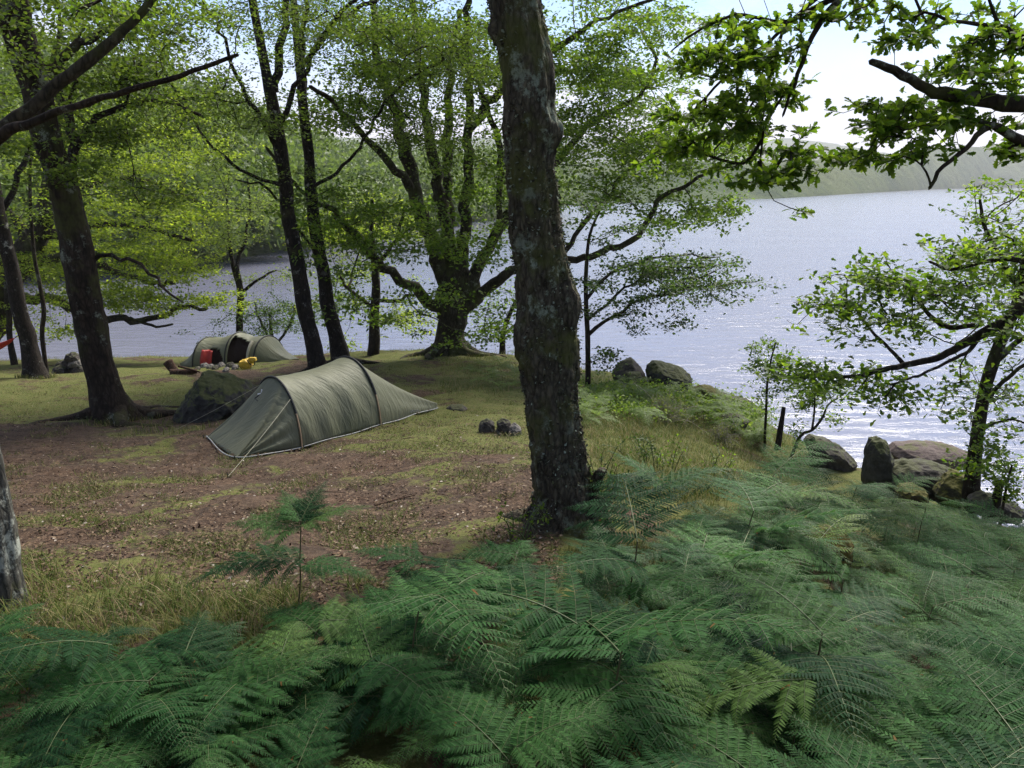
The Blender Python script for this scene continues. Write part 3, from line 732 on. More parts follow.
build_tree('shore_shrub', 'rounded dark leafy shrub on the shore between far tent and slim trunks', 'shrub', TR([(275, 352, 5), (272, 335, 4), (270, 315, 3)], 27.5),
           [limb([(275, 345, 3), (262, 325, 3), (255, 305, 2)], 27.5), limb([(275, 345, 3), (290, 325, 3), (295, 305, 2)], 27.5)],
           [(273, 320, 30, 26, 27.5, 1, 95), (205, 345, 9, 10, 27.3, .3, 8)], BK_DARK, LF_SHRUB, SIMPLE, 0.09, 22, (0.25, 0.15), 72, flare=None, trunk_sides=6)
build_tree('shore_oak', 'small oak with a straight stem between the slim trunks and the massive oak', 'tree', TR([(373, 354, 14), (375, 325, 11), (376, 295, 10), (374, 265, 8), (372, 235, 6), (372, 200, 4)], YB(373, 355)),
           [limb([(376, 300, 5), (395, 300, 4), (420, 292, 3)], YB(373, 355)), limb([(376, 310, 5), (350, 290, 4), (338, 275, 3)], YB(373, 355)), limb([(374, 270, 5), (395, 240, 4), (405, 210, 3)], YB(373, 355))],
           [(350, 290, 25, 30, 25, 1, 46), (400, 312, 32, 22, 25, 1, 36), (370, 225, 50, 35, 25.5, 1.5, 80), (345, 240, 25, 28, 25.5, 1, 30), (350, 345, 20, 6, 25, .5, 6)], BK_DARK, LF_SUNLIT, SIMPLE, 0.11, 20, (0.32, 0.12), 73, flare=None, trunk_sides=10)
build_tree('shore_oak', 'spindly shoreline tree half hidden between the massive oak and the middle trunk', 'tree', TR([(502, 352, 8), (503, 335, 6), (508, 318, 5), (516, 300, 4)], 22.5),
           [limb([(503, 335, 4), (515, 325, 3), (525, 315, 2)], 22.5)], [(505, 300, 26, 24, 22.5, .8, 22), (480, 325, 14, 14, 22.5, .5, 8)], BK_DARK, LF_OAK, SIMPLE, 0.1, 16, (0.3, 0.12), 74, flare=None, trunk_sides=8)

# 8 trunks at far left
build_tree('dark_tree', 'dark trunk near the left edge with a red hammock tied to it', 'tree', TR([(36, 378, 24), (28, 345, 17), (20, 310, 16), (12, 270, 15), (4, 235, 14), (-6, 190, 14), (-20, 120, 12), (-36, 20, 10)], YB(36, 378)),
           [limb([(0, 220, 7), (30, 150, 6), (60, 110, 4)], YB(36, 378) + .2, YB(36, 378) + 1)], [(-20, 60, 90, 90, 18, 2, 70), (20, 170, 40, 50, 18.5, 1, 24)], BK_BIRCH, LF_BIRCH, BIRCH, 0.075, 24, (0.35, .13), 81, flare=(.5, .4), trunk_sides=16)
build_tree('thin_tree', 'pole-thin dark stem rising just left of the broad leaning trunk', 'tree', TR([(44, 356, 5), (42, 335, 5), (44, 310, 5), (39, 280, 4), (34, 255, 4), (31, 215, 4), (30, 170, 3), (33, 120, 2.5)], 20.0),
           [], [(35, 190, 30, 40, 20, .8, 16)], BK_DARK, LF_SUNLIT, SIMPLE, 0.09, 14, (.3, .12), 82, flare=None, trunk_sides=8)
build_tree('thin_tree', 'short reddish slender trunk on the bank at the far left', 'tree', TR([(14, 364, 8), (10, 340, 6), (9, 315, 6), (6, 280, 5), (2, 240, 4)], 25.0),
           [], [(0, 250, 30, 40, 25, 1, 14)], BK_DARK, LF_SUNLIT, SIMPLE, 0.09, 14, (.3, .12), 83, flare=None, trunk_sides=8)

# 9 oak at the far left with long level branches over the water
Yh = 27.0
P, R = limb([(-30, 372, 46), (-16, 330, 36), (0, 290, 34), (18, 262, 32), (34, 238, 26), (46, 210, 20), (50, 180, 15), (60, 140, 11), (70, 90, 8)], Yh); P[0][2] = gz(P[0][0], P[0][1]) - .1
build_tree('waterside_oak', 'oak at the far left stretching long level boughs over the water', 'tree', (P, R),
           [limb([(-12, 318, 20), (15, 300, 13), (40, 298, 11), (70, 308, 10), (95, 316, 9), (130, 320, 7), (160, 318, 6), (180, 308, 5), (205, 308, 3.5)], Yh, Yh - 2),
            limb([(10, 275, 18), (40, 262, 11), (75, 258, 9), (110, 268, 7), (140, 280, 5), (175, 285, 4)], Yh, Yh - 1),
            limb([(35, 235, 15), (70, 235, 9), (105, 225, 7), (145, 228, 5), (190, 240, 4)], Yh, Yh - 1),
            limb([(48, 200, 12), (85, 185, 8), (125, 178, 6), (170, 190, 5), (205, 205, 3)], Yh, Yh + 1),
            limb([(30, 245, 12), (0, 200, 9), (-30, 170, 7)], Yh, Yh), limb([(130, 318, 4), (150, 325, 3), (172, 326, 2.5)], Yh - 1.5, Yh - 2)],
           [(140, 295, 62, 18, Yh - 1.5, 1.5, 80), (175, 262, 55, 20, Yh - 1, 1.5, 75), (90, 285, 70, 22, Yh - 1, 2, 80), (120, 235, 90, 24, Yh, 2, 120), (170, 205, 55, 22, Yh, 2, 80), (60, 210, 70, 35, Yh + .5, 2, 90), (110, 165, 80, 30, Yh + .5, 2, 100),
            (20, 260, 60, 24, Yh, 2, 60), (90, 120, 110, 35, Yh + 1, 2, 110), (0, 325, 50, 16, Yh, 1, 30), (200, 300, 22, 12, Yh - 2, .6, 14), (70, 335, 25, 8, Yh - 1, 1, 12), (180, 150, 60, 40, Yh + 1, 2, 60), (-70, 220, 60, 120, Yh, 2, 60)],
           BK_OAK, LF_SUNLIT, SIMPLE, 0.12, 22, (0.42, 0.09), 91, flare=None, trunk_sides=18)

# 10 tree at right with the long arching limb
Yr = 10.3
P, R = limb([(972, 490, 20), (974, 465, 15), (977, 440, 13), (981, 410, 13), (986, 385, 13), (993, 360, 13), (1003, 335, 12), (1014, 312, 11), (1022, 280, 10), (1030, 240, 9), (1040, 180, 7)], Yr); P[0][2] = gz(P[0][0], P[0][1]) - .1
build_tree('waterside_tree', 'young dark-stemmed tree at the right edge leaning over the shore rocks', 'tree', (P, R),
           [limb([(993, 362, 9), (1006, 352, 7), (1024, 338, 6), (1060, 320, 5)], Yr), limb([(981, 408, 6), (1000, 385, 5), (1030, 360, 4)], Yr, Yr - .4),
            limb([(1020, 290, 7), (1000, 255, 5), (985, 225, 4), (980, 200, 3)], Yr, Yr), limb([(974, 440, 4), (990, 425, 3), (1015, 420, 2.5), (1040, 430, 2)], Yr, Yr - .5)],
           [(1000, 225, 44, 46, Yr, .8, 105), (1015, 285, 35, 30, Yr, .7, 55), (1000, 405, 32, 25, Yr - .3, .5, 44), (1000, 460, 26, 22, Yr - .3, .4, 22), (1060, 300, 50, 110, Yr, 1, 80), (955, 260, 26, 30, Yr, .5, 26), (1010, 365, 20, 20, Yr, .4, 14), (1060, 200, 40, 50, Yr, .8, 30)],
           BK_DARK, LF_NEAR, OAKMID, 0.085, 15, (0.13, 0.05), 101, flare=None, trunk_sides=14, tip_r=0.003, step=.2)
Yq = 7.6
P, R = limb([(1250, 400, 40), (1230, 250, 36), (1215, 130, 34), (1205, 20, 30), (1200, -120, 26), (1190, -300, 18)], Yq); P[0][2] = gz(P[0][0], P[0][1]) - .1
build_tree('arching_oak', 'oak whose long arching limb sweeps in from the right edge low over the water', 'tree', (P, R),
           [limb([(1225, 230, 26), (1150, 240, 20), (1080, 270, 16), (1024, 306, 13), (1005, 320, 12), (985, 333, 11), (965, 345, 9), (940, 356, 8), (915, 362, 7), (890, 368, 6), (865, 374, 5), (842, 377, 4), (815, 373, 2.5)], Yq, Yq + .5),
            limb([(978, 338, 6), (968, 352, 4), (955, 358, 4), (925, 372, 3), (890, 385, 2)], Yq + .4, Yq + .1),
            limb([(975, 325, 5), (950, 328, 6), (935, 320, 5), (918, 300, 4), (905, 285, 3), (880, 275, 2)], Yq + .5, Yq + .9),
            limb([(905, 366, 5), (890, 350, 3.5), (875, 335, 3), (860, 315, 2)], Yq + .5, Yq + .8),
            limb([(1060, 280, 9), (1020, 262, 7), (985, 262, 5), (950, 270, 4), (930, 262, 3)], Yq + .2, Yq + .9)],
           [(880, 285, 52, 26, Yq + .7, .5, 80), (925, 300, 56, 36, Yq + .7, .5, 85), (850, 325, 38, 24, Yq + .7, .4, 46), (820, 372, 34, 20, Yq + .4, .3, 36), (865, 385, 40, 16, Yq + .4, .3, 34), (925, 385, 36, 14, Yq + .2, .3, 26), (975, 285, 45, 34, Yq + .5, .5, 56), (905, 412, 6, 6, Yq + .2, .1, 3),
            (878, 411, 6, 3, Yq + .2, .1, 2), (950, 410, 20, 8, Yq + .2, .2, 6), (1010, 330, 25, 20, Yq + .3, .4, 18), (835, 300, 22, 14, Yq + .7, .3, 14), (950, 240, 34, 20, Yq + .8, .4, 18), (1130, 240, 90, 60, Yq + .3, 1, 60)],
           BK_DARK, LF_NEAR, OAKMID, 0.085, 11, (0.10, 0.045), 102, flare=None, trunk_sides=24, tip_r=0.0028, step=.18)

# 11 near oak: broken limb at the upper right and leafy boughs along the top
Yn = 5.2
P, R = limb([(1500, 420, 60), (1490, 200, 56), (1470, 0, 52), (1440, -250, 46), (1400, -600, 34)], Yn); P[0][2] = gz(P[0][0], P[0][1]) - .1
near_limbs = [
    limb([(1480, 120, 44), (1300, 105, 32), (1150, 104, 26), (1024, 103, 21), (995, 101, 18), (968, 98, 17), (945, 95, 16), (930, 90, 13), (912, 79, 11), (895, 70, 10), (880, 65, 9), (871, 61, 8)], Yn, Yn - .5),
    limb([(1300, 120, 24), (1150, 150, 18), (1060, 148, 14), (1024, 140, 13), (1005, 130, 11), (990, 124, 9), (975, 135, 7), (965, 148, 6), (950, 160, 5), (938, 172, 5), (931, 187, 4)], Yn - .2, Yn - .6),
    limb([(1440, -150, 30), (1250, 20, 20), (1100, 55, 12), (1024, 38, 9), (1000, 27, 7), (975, 24, 5), (945, 19, 4), (925, 12, 3)], Yn, Yn - .3),
    limb([(1000, 27, 5), (992, 10, 4), (985, -15, 3)], Yn - .2, Yn - .2),
    limb([(990, 124, 5), (965, 118, 4), (940, 117, 4), (915, 118, 3), (900, 122, 2)], Yn - .5, Yn - .3),
    limb([(931, 187, 3), (926, 172, 2.5), (915, 160, 2), (905, 157, 2)], Yn - .6, Yn - .6),
    limb([(1400, -600, 34), (1200, -400, 28), (1000, -180, 20), (900, -60, 14), (845, -5, 9), (820, 25, 7), (808, 50, 6), (798, 75, 5), (790, 95, 4), (783, 115, 3)], Yn - .3, Yn),
    limb([(845, -5, 8), (815, 8, 6), (790, 22, 5), (770, 40, 4), (745, 62, 4), (715, 88, 3), (690, 115, 2.5)], Yn, Yn + .4),
    limb([(860, -30, 7), (820, -5, 6), (790, 20, 5), (765, 20, 4), (735, 15, 4), (700, 30, 3), (672, 50, 2)], Yn, Yn + .5),
    limb([(798, 75, 4), (780, 100, 3), (765, 130, 3), (760, 160, 2.5), (765, 185, 2)], Yn, Yn + .1),
    limb([(785, 20, 4), (772, 70, 3.5), (755, 100, 3), (735, 130, 2.5), (715, 150, 2)], Yn + .1, Yn + .3),
]
build_tree('near_oak', 'close oak whose broken bough and lobed leaves hang across the top right', 'tree', (P, R), near_limbs,
           [(780, 60, 40, 55, Yn, .3, 80), (730, 60, 45, 50, Yn + .2, .3, 80), (700, 95, 40, 50, Yn + .3, .3, 60), (745, 120, 45, 50, Yn + .2, .3, 90), (765, 170, 34, 28, Yn, .25, 44), (715, 30, 45, 26, Yn + .3, .3, 36), (802, 213, 7, 6, Yn, .05, 3),
            (800, 150, 18, 40, Yn, .2, 22), (680, 140, 28, 30, Yn + .3, .2, 22), (840, 8, 45, 14, Yn - .1, .2, 26), (895, 118, 45, 26, Yn - .5, .3, 60), (850, 158, 34, 20, Yn - .5, .3, 28), (900, 28, 40, 16, Yn - .3, .3, 24), (980, 45, 44, 22, Yn - .3, .3, 44), (950, 70, 46, 16, Yn - .3, .3, 34),
            (990, 85, 36, 12, Yn - .2, .3, 20), (950, 120, 40, 22, Yn - .4, .3, 38), (1005, 150, 25, 18, Yn - .2, .3, 18), (875, 100, 25, 12, Yn - .5, .2, 14), (960, 8, 60, 10, Yn - .2, .3, 22), (930, 150, 26, 14, Yn - .5, .2, 14), (1100, 80, 80, 80, Yn - .2, .6, 80), (900, -50, 200, 40, Yn, .8, 80)],
           BK_DARK, LF_NEAR, OAK, 0.068, 11, (0.1, 0.05), 111, rs=.82, flare=None, trunk_sides=30, tip_r=0.0022, step=.14, rosette=True)
# ================================================================ NEAR LEFT TRUNK, STUMPS
Ye = YB(8, 612)
build_tree('edge_tree', 'lichened trunk cut by the left edge of the view beside yellow grass', 'tree',
           TR([(-8, 614, 54), (-7, 590, 48), (-7, 560, 45), (-8, 530, 45), (-12, 495, 43), (-20, 455, 42), (-30, 410, 41), (-50, 300, 40), (-80, 150, 39), (-110, 0, 36), (-150, -250, 30)], Ye),
           [], [(-350, -520, 300, 200, Ye, 1.2, 90), (-500, -200, 200, 200, Ye, 1, 60)], BK_GREY, LF_BIRCH, BIRCH, .10, 24, seed=121, trunk_sides=48, flare=(0.3, 0.25), amp=0.12, tstep=0.04)  # crown out of view, put in for shade over the foreground

import bmesh
def hull_mesh(pts, sub=4, smooth=2, amp=0.03, freq=4, seed=0, keep=0.12):
    bm = bmesh.new()
    for p in pts: bm.verts.new(p)
    bmesh.ops.convex_hull(bm, input=bm.verts)
    for v in [v for v in bm.verts if not v.link_faces]: bm.verts.remove(v)
    bmesh.ops.triangulate(bm, faces=bm.faces)
    for i in range(sub):
        bmesh.ops.subdivide_edges(bm, edges=bm.edges, cuts=1, use_grid_fill=True)
        if i < 1: bmesh.ops.smooth_vert(bm, verts=bm.verts, factor=keep, use_axis_x=True, use_axis_y=True, use_axis_z=True)
    bmesh.ops.triangulate(bm, faces=bm.faces)
    bm.verts.index_update()
    V = np.array([v.co[:] for v in bm.verts]); F = np.array([[v.index for v in f.verts] for f in bm.faces]); bm.free()
    size = (V.max(0) - V.min(0)).mean()
    V = noisy(V, freq / size, amp * size, seed, 4)
    V = noisy(V, freq * 3.5 / size, amp * 0.3 * size, seed + 5, 2)
    return V, F
def rock(label, sil, Y, d, m, name='boulder', cat='boulder', group=None, sub=4, amp=0.035, seed=0, lean=0.0, shrink=0.55):
    """sil: photo silhouette corners; the rock is d metres thick each way about distance Y"""
    S = np.array([W(a, b, Y) for a, b in sil]); c = S.mean(0)
    pts = list(S)
    for k, s in ((-1, shrink), (-0.6, 0.85), (0.6, 0.9), (1, shrink)):
        for p in S:
            q = c + (p - c) * s; q = q + np.array([0, d * k, 0]); q[2] -= d * max(0, -k) * 0.15; pts.append(q)
    lo = S[:, 2].min()
    V, F = hull_mesh(pts, sub, 2, amp, 4, seed)
    org = np.array([c[0], c[1], lo])
    return place_mesh(name, V, [(F, 0)], m, org, label, cat, group, smooth=True)

RK_MOSS = rock_mat('rock_mossy', (0.015, 0.014, 0.012), (0.085, 0.08, 0.07), (0.05, 0.058, 0.016), 0.55)
RK_DARK = rock_mat('rock_dark', (0.014, 0.012, 0.011), (0.11, 0.095, 0.085), (0.05, 0.055, 0.02), 0.35)
RK_PINK = rock_mat('rock_pinkish', (0.075, 0.052, 0.046), (0.15, 0.115, 0.105), (0.08, 0.08, 0.03), 0.1)
RK_YELLOW = rock_mat('rock_yellow_moss', (0.03, 0.026, 0.015), (0.08, 0.07, 0.04), (0.085, 0.08, 0.014), 0.75)
RK_GREY = rock_mat('rock_grey', (0.06, 0.055, 0.05), (0.24, 0.22, 0.20), (0.06, 0.07, 0.02), 0.1)

Yb1 = YB(205, 420)
rock('big mossy boulder beside the near tent and the leaning trunk', [(171, 424), (182, 408), (192, 384), (205, 372), (222, 375), (240, 382), (255, 391), (256, 405), (240, 419), (205, 425)], Yb1 + .3, 0.55, RK_MOSS, seed=1, amp=.05)
Ys1 = 17.0
rock('pointed dark boulder, left one of the pair standing on the bank above the water', [(612, 372), (618, 364), (632, 358), (640, 366), (648, 380), (648, 390), (615, 390)], Ys1, 0.45, RK_DARK, seed=2)
rock('rounded moss-topped boulder right of the pointed one on the bank above the water', [(646, 372), (648, 366), (654, 362), (672, 365), (686, 370), (691, 376), (692, 390), (650, 392)], Ys1 - .4, 0.5, RK_MOSS, seed=3)
rock('small mossy boulder wedged under the pointed one', [(618, 381), (626, 373), (640, 372), (647, 383), (645, 392), (620, 392)], Ys1 - .6, 0.3, RK_MOSS, seed=4)
rock('long low dark slab running down to the water past the boulder pair', [(700, 392), (712, 389), (735, 396), (752, 402), (768, 412), (755, 417), (712, 402)], 15.6, 0.25, RK_DARK, name='rock_slab', cat='rock', seed=5)
rock('mossy brown slab with a tilted pale edge right of the boulder pair', [(692, 388), (700, 385), (712, 386), (725, 397), (733, 404), (715, 403), (694, 396)], 15.3, 0.22, RK_YELLOW, name='rock_slab', cat='rock', seed=6)
rock('dark slanting rock in the grass below the long slab', [(720, 417), (728, 413), (742, 415), (750, 421), (745, 428), (725, 426)], 13.6, 0.15, RK_DARK, name='rock', cat='rock', seed=7)
rock('dark flat rock behind the fern slope under the leaning stub', [(806, 442), (812, 436), (830, 441), (845, 449), (856, 461), (850, 470), (812, 462)], 12.8, 0.4, RK_DARK, name='rock', cat='rock', seed=8)
rock('upright mossy stone standing left of the flat pinkish slab', [(862, 496), (864, 465), (867, 448), (871, 439), (879, 436), (887, 441), (893, 458), (896, 496)], 11.3, 0.22, RK_MOSS, name='upright_stone', cat='rock', seed=9)
rock('wide flat pinkish slab at the waterline', [(888, 452), (895, 445), (925, 443), (950, 445), (968, 451), (968, 462), (945, 468), (890, 468)], 12.6, 0.4, RK_PINK, name='rock_slab', cat='rock', seed=10, amp=.02)
rock('dark hollowed rock under the flat pinkish slab', [(885, 466), (905, 461), (935, 462), (950, 468), (950, 485), (930, 497), (885, 490)], 11.2, 0.35, RK_DARK, name='rock', cat='rock', seed=11)
rock('pyramid-shaped rock covered in yellow moss beside the right-hand tree foot', [(936, 494), (945, 480), (958, 471), (972, 478), (986, 494), (984, 505), (938, 505)], 10.6, 0.3, RK_YELLOW, name='mossy_rock', cat='rock', seed=12)
rock('low round rock covered in yellow moss under the hollowed rock', [(896, 492), (902, 486), (915, 484), (926, 490), (928, 500), (900, 502)], 10.4, 0.2, RK_YELLOW, name='mossy_rock', cat='rock', seed=13)
rock('dark rock half sunk in ferns right of the yellow pyramid rock', [(970, 500), (985, 493), (1010, 500), (1022, 508), (1020, 520), (975, 515)], 9.8, 0.25, RK_DARK, name='rock', cat='rock', seed=14)
rock('brown-mossed rock poking out of the middle of the ferns', [(806, 552), (812, 534), (826, 528), (845, 531), (853, 543), (850, 556), (815, 560)], 5.6, 0.18, rock_mat('rock_brown_moss', (0.008, 0.007, 0.006), (0.03, 0.025, 0.02), (0.14, 0.10, 0.02), .95), name='mossy_rock', cat='rock', seed=15)
# campfire stones right of the near tent
for i, (lab, sil, mm) in enumerate([('dark charred stone, left of the three at the fire spot', [(478, 430), (480, 422), (487, 418), (494, 422), (495, 431), (486, 433)], RK_DARK),
                                    ('dark charred stone in the middle of the fire spot', [(497, 430), (497, 421), (503, 418), (510, 421), (511, 429), (504, 433)], RK_DARK),
                                    ('pale brown stone, right of the three at the fire spot', [(505, 433), (507, 426), (515, 423), (521, 428), (523, 436), (512, 437)], RK_GREY),
                                    ('small bright flat stone between the three fire stones', [(494, 433), (497, 429), (503, 430), (502, 434)], RK_GREY)]):
    Yf = YB(500, 433); rock(lab, sil, Yf + .05, 0.09, mm, name='stone', cat='stone', group='stones of the fire spot near the middle trunk', sub=3, seed=20 + i, amp=.06)
Yf = YB(455, 410); rock('small dark lump on the grass right of the near tent tail', [(444, 410), (450, 405), (463, 405), (468, 409), (460, 412)], Yf, 0.12, RK_DARK, name='stone', cat='stone', sub=3, seed=25)
# heap of dark stones left
rp = np.random.default_rng(8)
Yp = YB(72, 373)
heap_l = ['lowest left', 'lowest middle', 'lowest right', 'broad central', 'left upper', 'right upper', 'topmost', 'small outer right', 'small outer left']
for i, (a, b, w, h) in enumerate([(60, 371, 9, 6), (70, 372, 9, 7), (78, 371, 7, 7), (69, 365, 10, 7), (62, 365, 7, 5), (76, 364, 8, 6), (72, 358, 8, 6), (84, 372, 4, 4), (55, 373, 4, 3)]):
    rock(f'dark stone, {heap_l[i]} one in the heap left of the leaning trunk', [(a - w, b + 1), (a - w * .6, b - h * .7), (a, b - h), (a + w * .7, b - h * .6), (a + w, b + 2), (a, b + 4)], Yp + rp.uniform(-.2, .2), 0.16, [RK_DARK, RK_GREY][i % 4 == 1], name='stone', cat='stone', group='heap of stones left of the leaning trunk', sub=3, seed=40 + i, amp=.07)

# ================================================================ TENTS
def arch(A, B, h, t, p=0.98):
    s = (1 - math.cos(PI * t)) / 2
    s = 0.5 + (s - 0.5) * (1.0)
    q = A * (1 - s) + B * s
    return q + np.array([0, 0, h * math.sin(PI * t) ** p]) if 0 < t < 1 else q
def sheet(fn, nu, nt_, hole=None):
    """fn(u,t)->point; both faces come from a thin thickness"""
    V = np.array([fn(u, t) for u in np.linspace(0, 1, nu + 1) for t in np.linspace(0, 1, nt_ + 1)])
    F = []
    for i in range(nu):
        for j in range(nt_):
            if hole and hole((i + .5) / nu, (j + .5) / nt_): continue
            a = i * (nt_ + 1) + j; F.append([a, a + 1, a + nt_ + 2, a + nt_ + 1])
    return V, np.array(F)
def solid(o, th=0.004):
    md = o.modifiers.new('thickness', 'SOLIDIFY'); md.thickness = th; return o
def cloth_mat(name, col, trans=0.12, sat=1.0):
    m, nt, out = new_mat(name); co = coords(nt)
    n1 = noise_tex(nt, co, 3.0, 5, 0.6, 0.8); n2 = noise_tex(nt, co, 260, 2, 0.5)
    a = N(nt, 'ShaderNodeMapping', {'Vector': co, 'Scale': (1.0, 5.0, 1.0), 'Rotation': (0.5, 0.3, 0.7)}).outputs[0]
    n3 = noise_tex(nt, a, 3.2, 4, 0.55, 0.5)
    c = mixc(nt, n1, tuple(0.85 * x for x in col), tuple(1.15 * x for x in col))
    h = math_(nt, 'ADD', n3, math_(nt, 'MULTIPLY', n2, 0.02))
    b = N(nt, 'ShaderNodeBump', {'Strength': 0.45, 'Distance': 0.06, 'Height': h})
    p = N(nt, 'ShaderNodeBsdfPrincipled', {'Base Color': c, 'Roughness': 0.55, 'Specular IOR Level': 0.35, 'Normal': b.outputs[0]})
    t = N(nt, 'ShaderNodeBsdfTranslucent', {'Color': c})
    mx = N(nt, 'ShaderNodeMixShader', {0: trans, 1: p.outputs[0], 2: t.outputs[0]}); nt.links.new(mx.outputs[0], out.inputs[0]); return m
TENT = cloth_mat('tent_cloth_olive', (0.165, 0.170, 0.105), .2)
TENT_IN = cloth_mat('tent_inner_rust', (0.030, 0.012, 0.009), 0.02)
TRIM = plain_mat('tent_trim_grey', (0.30, 0.31, 0.30), 0.6)
DARKCL = plain_mat('tent_sleeve_black', (0.015, 0.016, 0.014), 0.6)
TAN = plain_mat('pole_tan', (0.36, 0.25, 0.15), 0.45)
CORD = plain_mat('guy_cord', (0.35, 0.34, 0.25), 0.6)
WHITE = plain_mat('white_reflective', (0.8, 0.8, 0.8), 0.4)
RED = cloth_mat('red_cloth', (0.42, 0.035, 0.028), 0.15)

def gp(px, py, Y):
    p = W(px, py, Y); p[2] = gz(p[0], p[1]); return p
def tent_one():
    h1n = gp(301.7, 448.5, YB(301.7, 448.5)); h2n = gp(380.3, 425.5, YB(380.3, 425.5))
    c1 = gp(235.7, 458.5, YB(235.7, 458.5)); c2 = gp(206.5, 438, YB(206.5, 438)); e1 = gp(437.5, 409, YB(437.5, 409))
    ax = h2n - h1n; ax[2] = 0; ax /= np.linalg.norm(ax); sd = np.array([-ax[1], ax[0], 0])
    sc = np.linalg.norm(h2n - h1n) / 1.45
    print('tent1 scale', sc, h1n, h2n, c1, c2, e1)
    def gd(p): p = p.copy(); p[2] = gz(p[0], p[1]); return p
    h1f = gd(h1n + sd * 1.12 * sc + ax * .06); h2f = gd(h2n + sd * 1.35 * sc); e2 = gd(e1 + sd * 0.38 * sc + ax * 0.1)
    # heights from the photo apexes
    def apex_h(A, B, py):
        mid = (A + B) / 2; lo, hi = 0, 3
        for _ in range(30):
            m_ = (lo + hi) / 2; y = proj(mid + np.array([0, 0, m_]))[0, 1]
            if y > py: lo = m_
            else: hi = m_
        return lo, proj(mid + np.array([0, 0, lo]))[0]
    H1, q1 = apex_h(h1n, h1f, 377.6); H2, q2 = apex_h(h2n, h2f, 357.5)
    print('hoops', H1, q1, H2, q2)
    t = thing('tunnel_tent', 'closed olive green tunnel tent pitched on the bare earth in the middle of the camp', 'tent', (h1n + h2n) / 2)
    a1 = lambda s: arch(h1n, h1f, H1, s); a2 = lambda s: arch(h2n, h2f, H2, s)
    def mid(u, s):
        p = a1(s) * (1 - u) + a2(s) * u
        sag = 0.05 * math.sin(PI * u) * math.sin(PI * s) ; k = (0.010 * math.sin(19 * u + 9 * s) + 0.010 * math.sin(14 * s - 21 * u + 1)) * math.sin(PI * u) + .014 * math.sin(9 * (u + s)) ** 5
        p = p + np.array([0, 0, -sag]) - sd * k * (1 if s < .5 else -1); return p
    V, F = sheet(mid, 40, 48); solid(mesh_np('fly_sheet', V, [(F, 0)], TENT, t, smooth=True))
    def gl(s):
        if s < .36: return c1 + (h1n - c1) * 0.0
        if s > .64: return c2
        k = (s - .36) / .28; return c1 * (1 - k) + c2 * k
    def por(u, s):
        p = a1(s) * (1 - u) + gl(s) * u
        fold = 0.045 * abs(math.sin(s * 9 * PI + .4)) ** 1.5 * math.sin(PI * min(1, u * 1.0)) ** 0.7
        sag = 0.09 * math.sin(PI * u) * math.sin(PI * s) ** .6
        return p + np.array([0, 0, -sag]) + sd * fold * (1 if s > .5 else -1) * .6 + np.array([0, 0, fold])
    V, F = sheet(por, 30, 72); solid(mesh_np('porch', V, [(F, 0)], TENT, t, smooth=True))
    def gl2(s):
        k = min(1, max(0, (s - .38) / .24)); p = e1 * (1 - k) + e2 * k; return p + np.array([0, 0, 0.10 * math.sin(PI * s)])
    def tail(u, s):
        p = a2(s) * (1 - u) + gl2(s) * u
        sag = 0.07 * math.sin(PI * u) * math.sin(PI * s) ** .6; fold = 0.012 * math.sin(s * 8 * PI) * math.sin(PI * u)
        return p + np.array([0, 0, -sag + fold]) - sd * fold * .5
    V, F = sheet(tail, 36, 60); rearp = solid(mesh_np('rear_panel', V, [(F, 0)], TENT, t, smooth=True))
    up = np.array([0, 0, 1.0])
    for A_, B_, H_, lowt in ((h1n, h1f, H1, .17), (h2n, h2f, H2, .15)):
        cen = (A_ + B_) / 2
        pts = np.array([arch(A_, B_, H_, s) for s in np.linspace(0, 1, 60)]); out = norm(pts - cen - np.array([0, 0, .15])); pts = pts + out * 0.012
        k = int(60 * lowt)
        V, F = tube(pts[k:60 - k], 0.017, 8); sl = mesh_np('pole_sleeve', V, [(F, 0)], DARKCL, t, smooth=True)
        for seg in (pts[:k + 1], pts[59 - k:]):
            V, F = tube(seg, 0.011, 8); mesh_np('pole', V, [(F, 0)], TAN, sl, smooth=True, origin=np.array(t['_org']))
    # hem all round
    for nm, pp in (('hem', [c2, c1, h1n, h2n, e1]), ('hem', [e1, e2, h2f, h1f, c2])):
        P_, _ = resample(np.array(pp), np.ones(len(pp)), 0.15); lo = []
        P_ = np.array([np.array([x[0], x[1], gz(x[0], x[1]) + 0.02]) for x in P_]) - (sd * 0.012 if pp[0] is c2 else -sd * .012)
        V, F = tube(P_, 0.008, 6); mesh_np(nm, V, [(F, 0)], TRIM, t, smooth=True)
    def cord(a, b, sag=.02, r=.0022, m=CORD):
        s = np.linspace(0, 1, 14)[:, None]; P_ = a + (b - a) * s; P_[:, 2] -= (sag * np.sin(PI * s[:, 0])); V, F = tube(P_, r, 5); return mesh_np('guy_line', V, [(F, 0)], m, t, smooth=True)
    a = arch(h1n, h1f, H1, .26) + (-sd) * .01; b = gp(228, 477, YB(228, 477)); cord(a, b); 
    a = arch(h1n, h1f, H1, .5); b = gp(174, 432, YB(174, 432)); b[2] += .02; cord(a, b)
    a = arch(h2n, h2f, H2, .2); cord(e1 + up * .03, e1 + ax * .5 + up * .0 - up * (e1[2] - gz(*(e1 + ax * .5)[:2])))
    for q in (gp(228, 477, YB(228, 477)), gp(174, 432, YB(174, 432)), c1 - ax * .03 - sd * .03, c2 - ax * .04, h1n - sd * .05, h2n - sd * .05):
        P_ = np.array([q + up * .05 - ax * .01, q + up * .02, q - up * .06]); P_[:, 2] += gz(q[0], q[1]) - q[2]; V, F = tube(P_, .006, 6); mesh_np('peg', V, [(F, 0)], DARKCL, t, smooth=True)
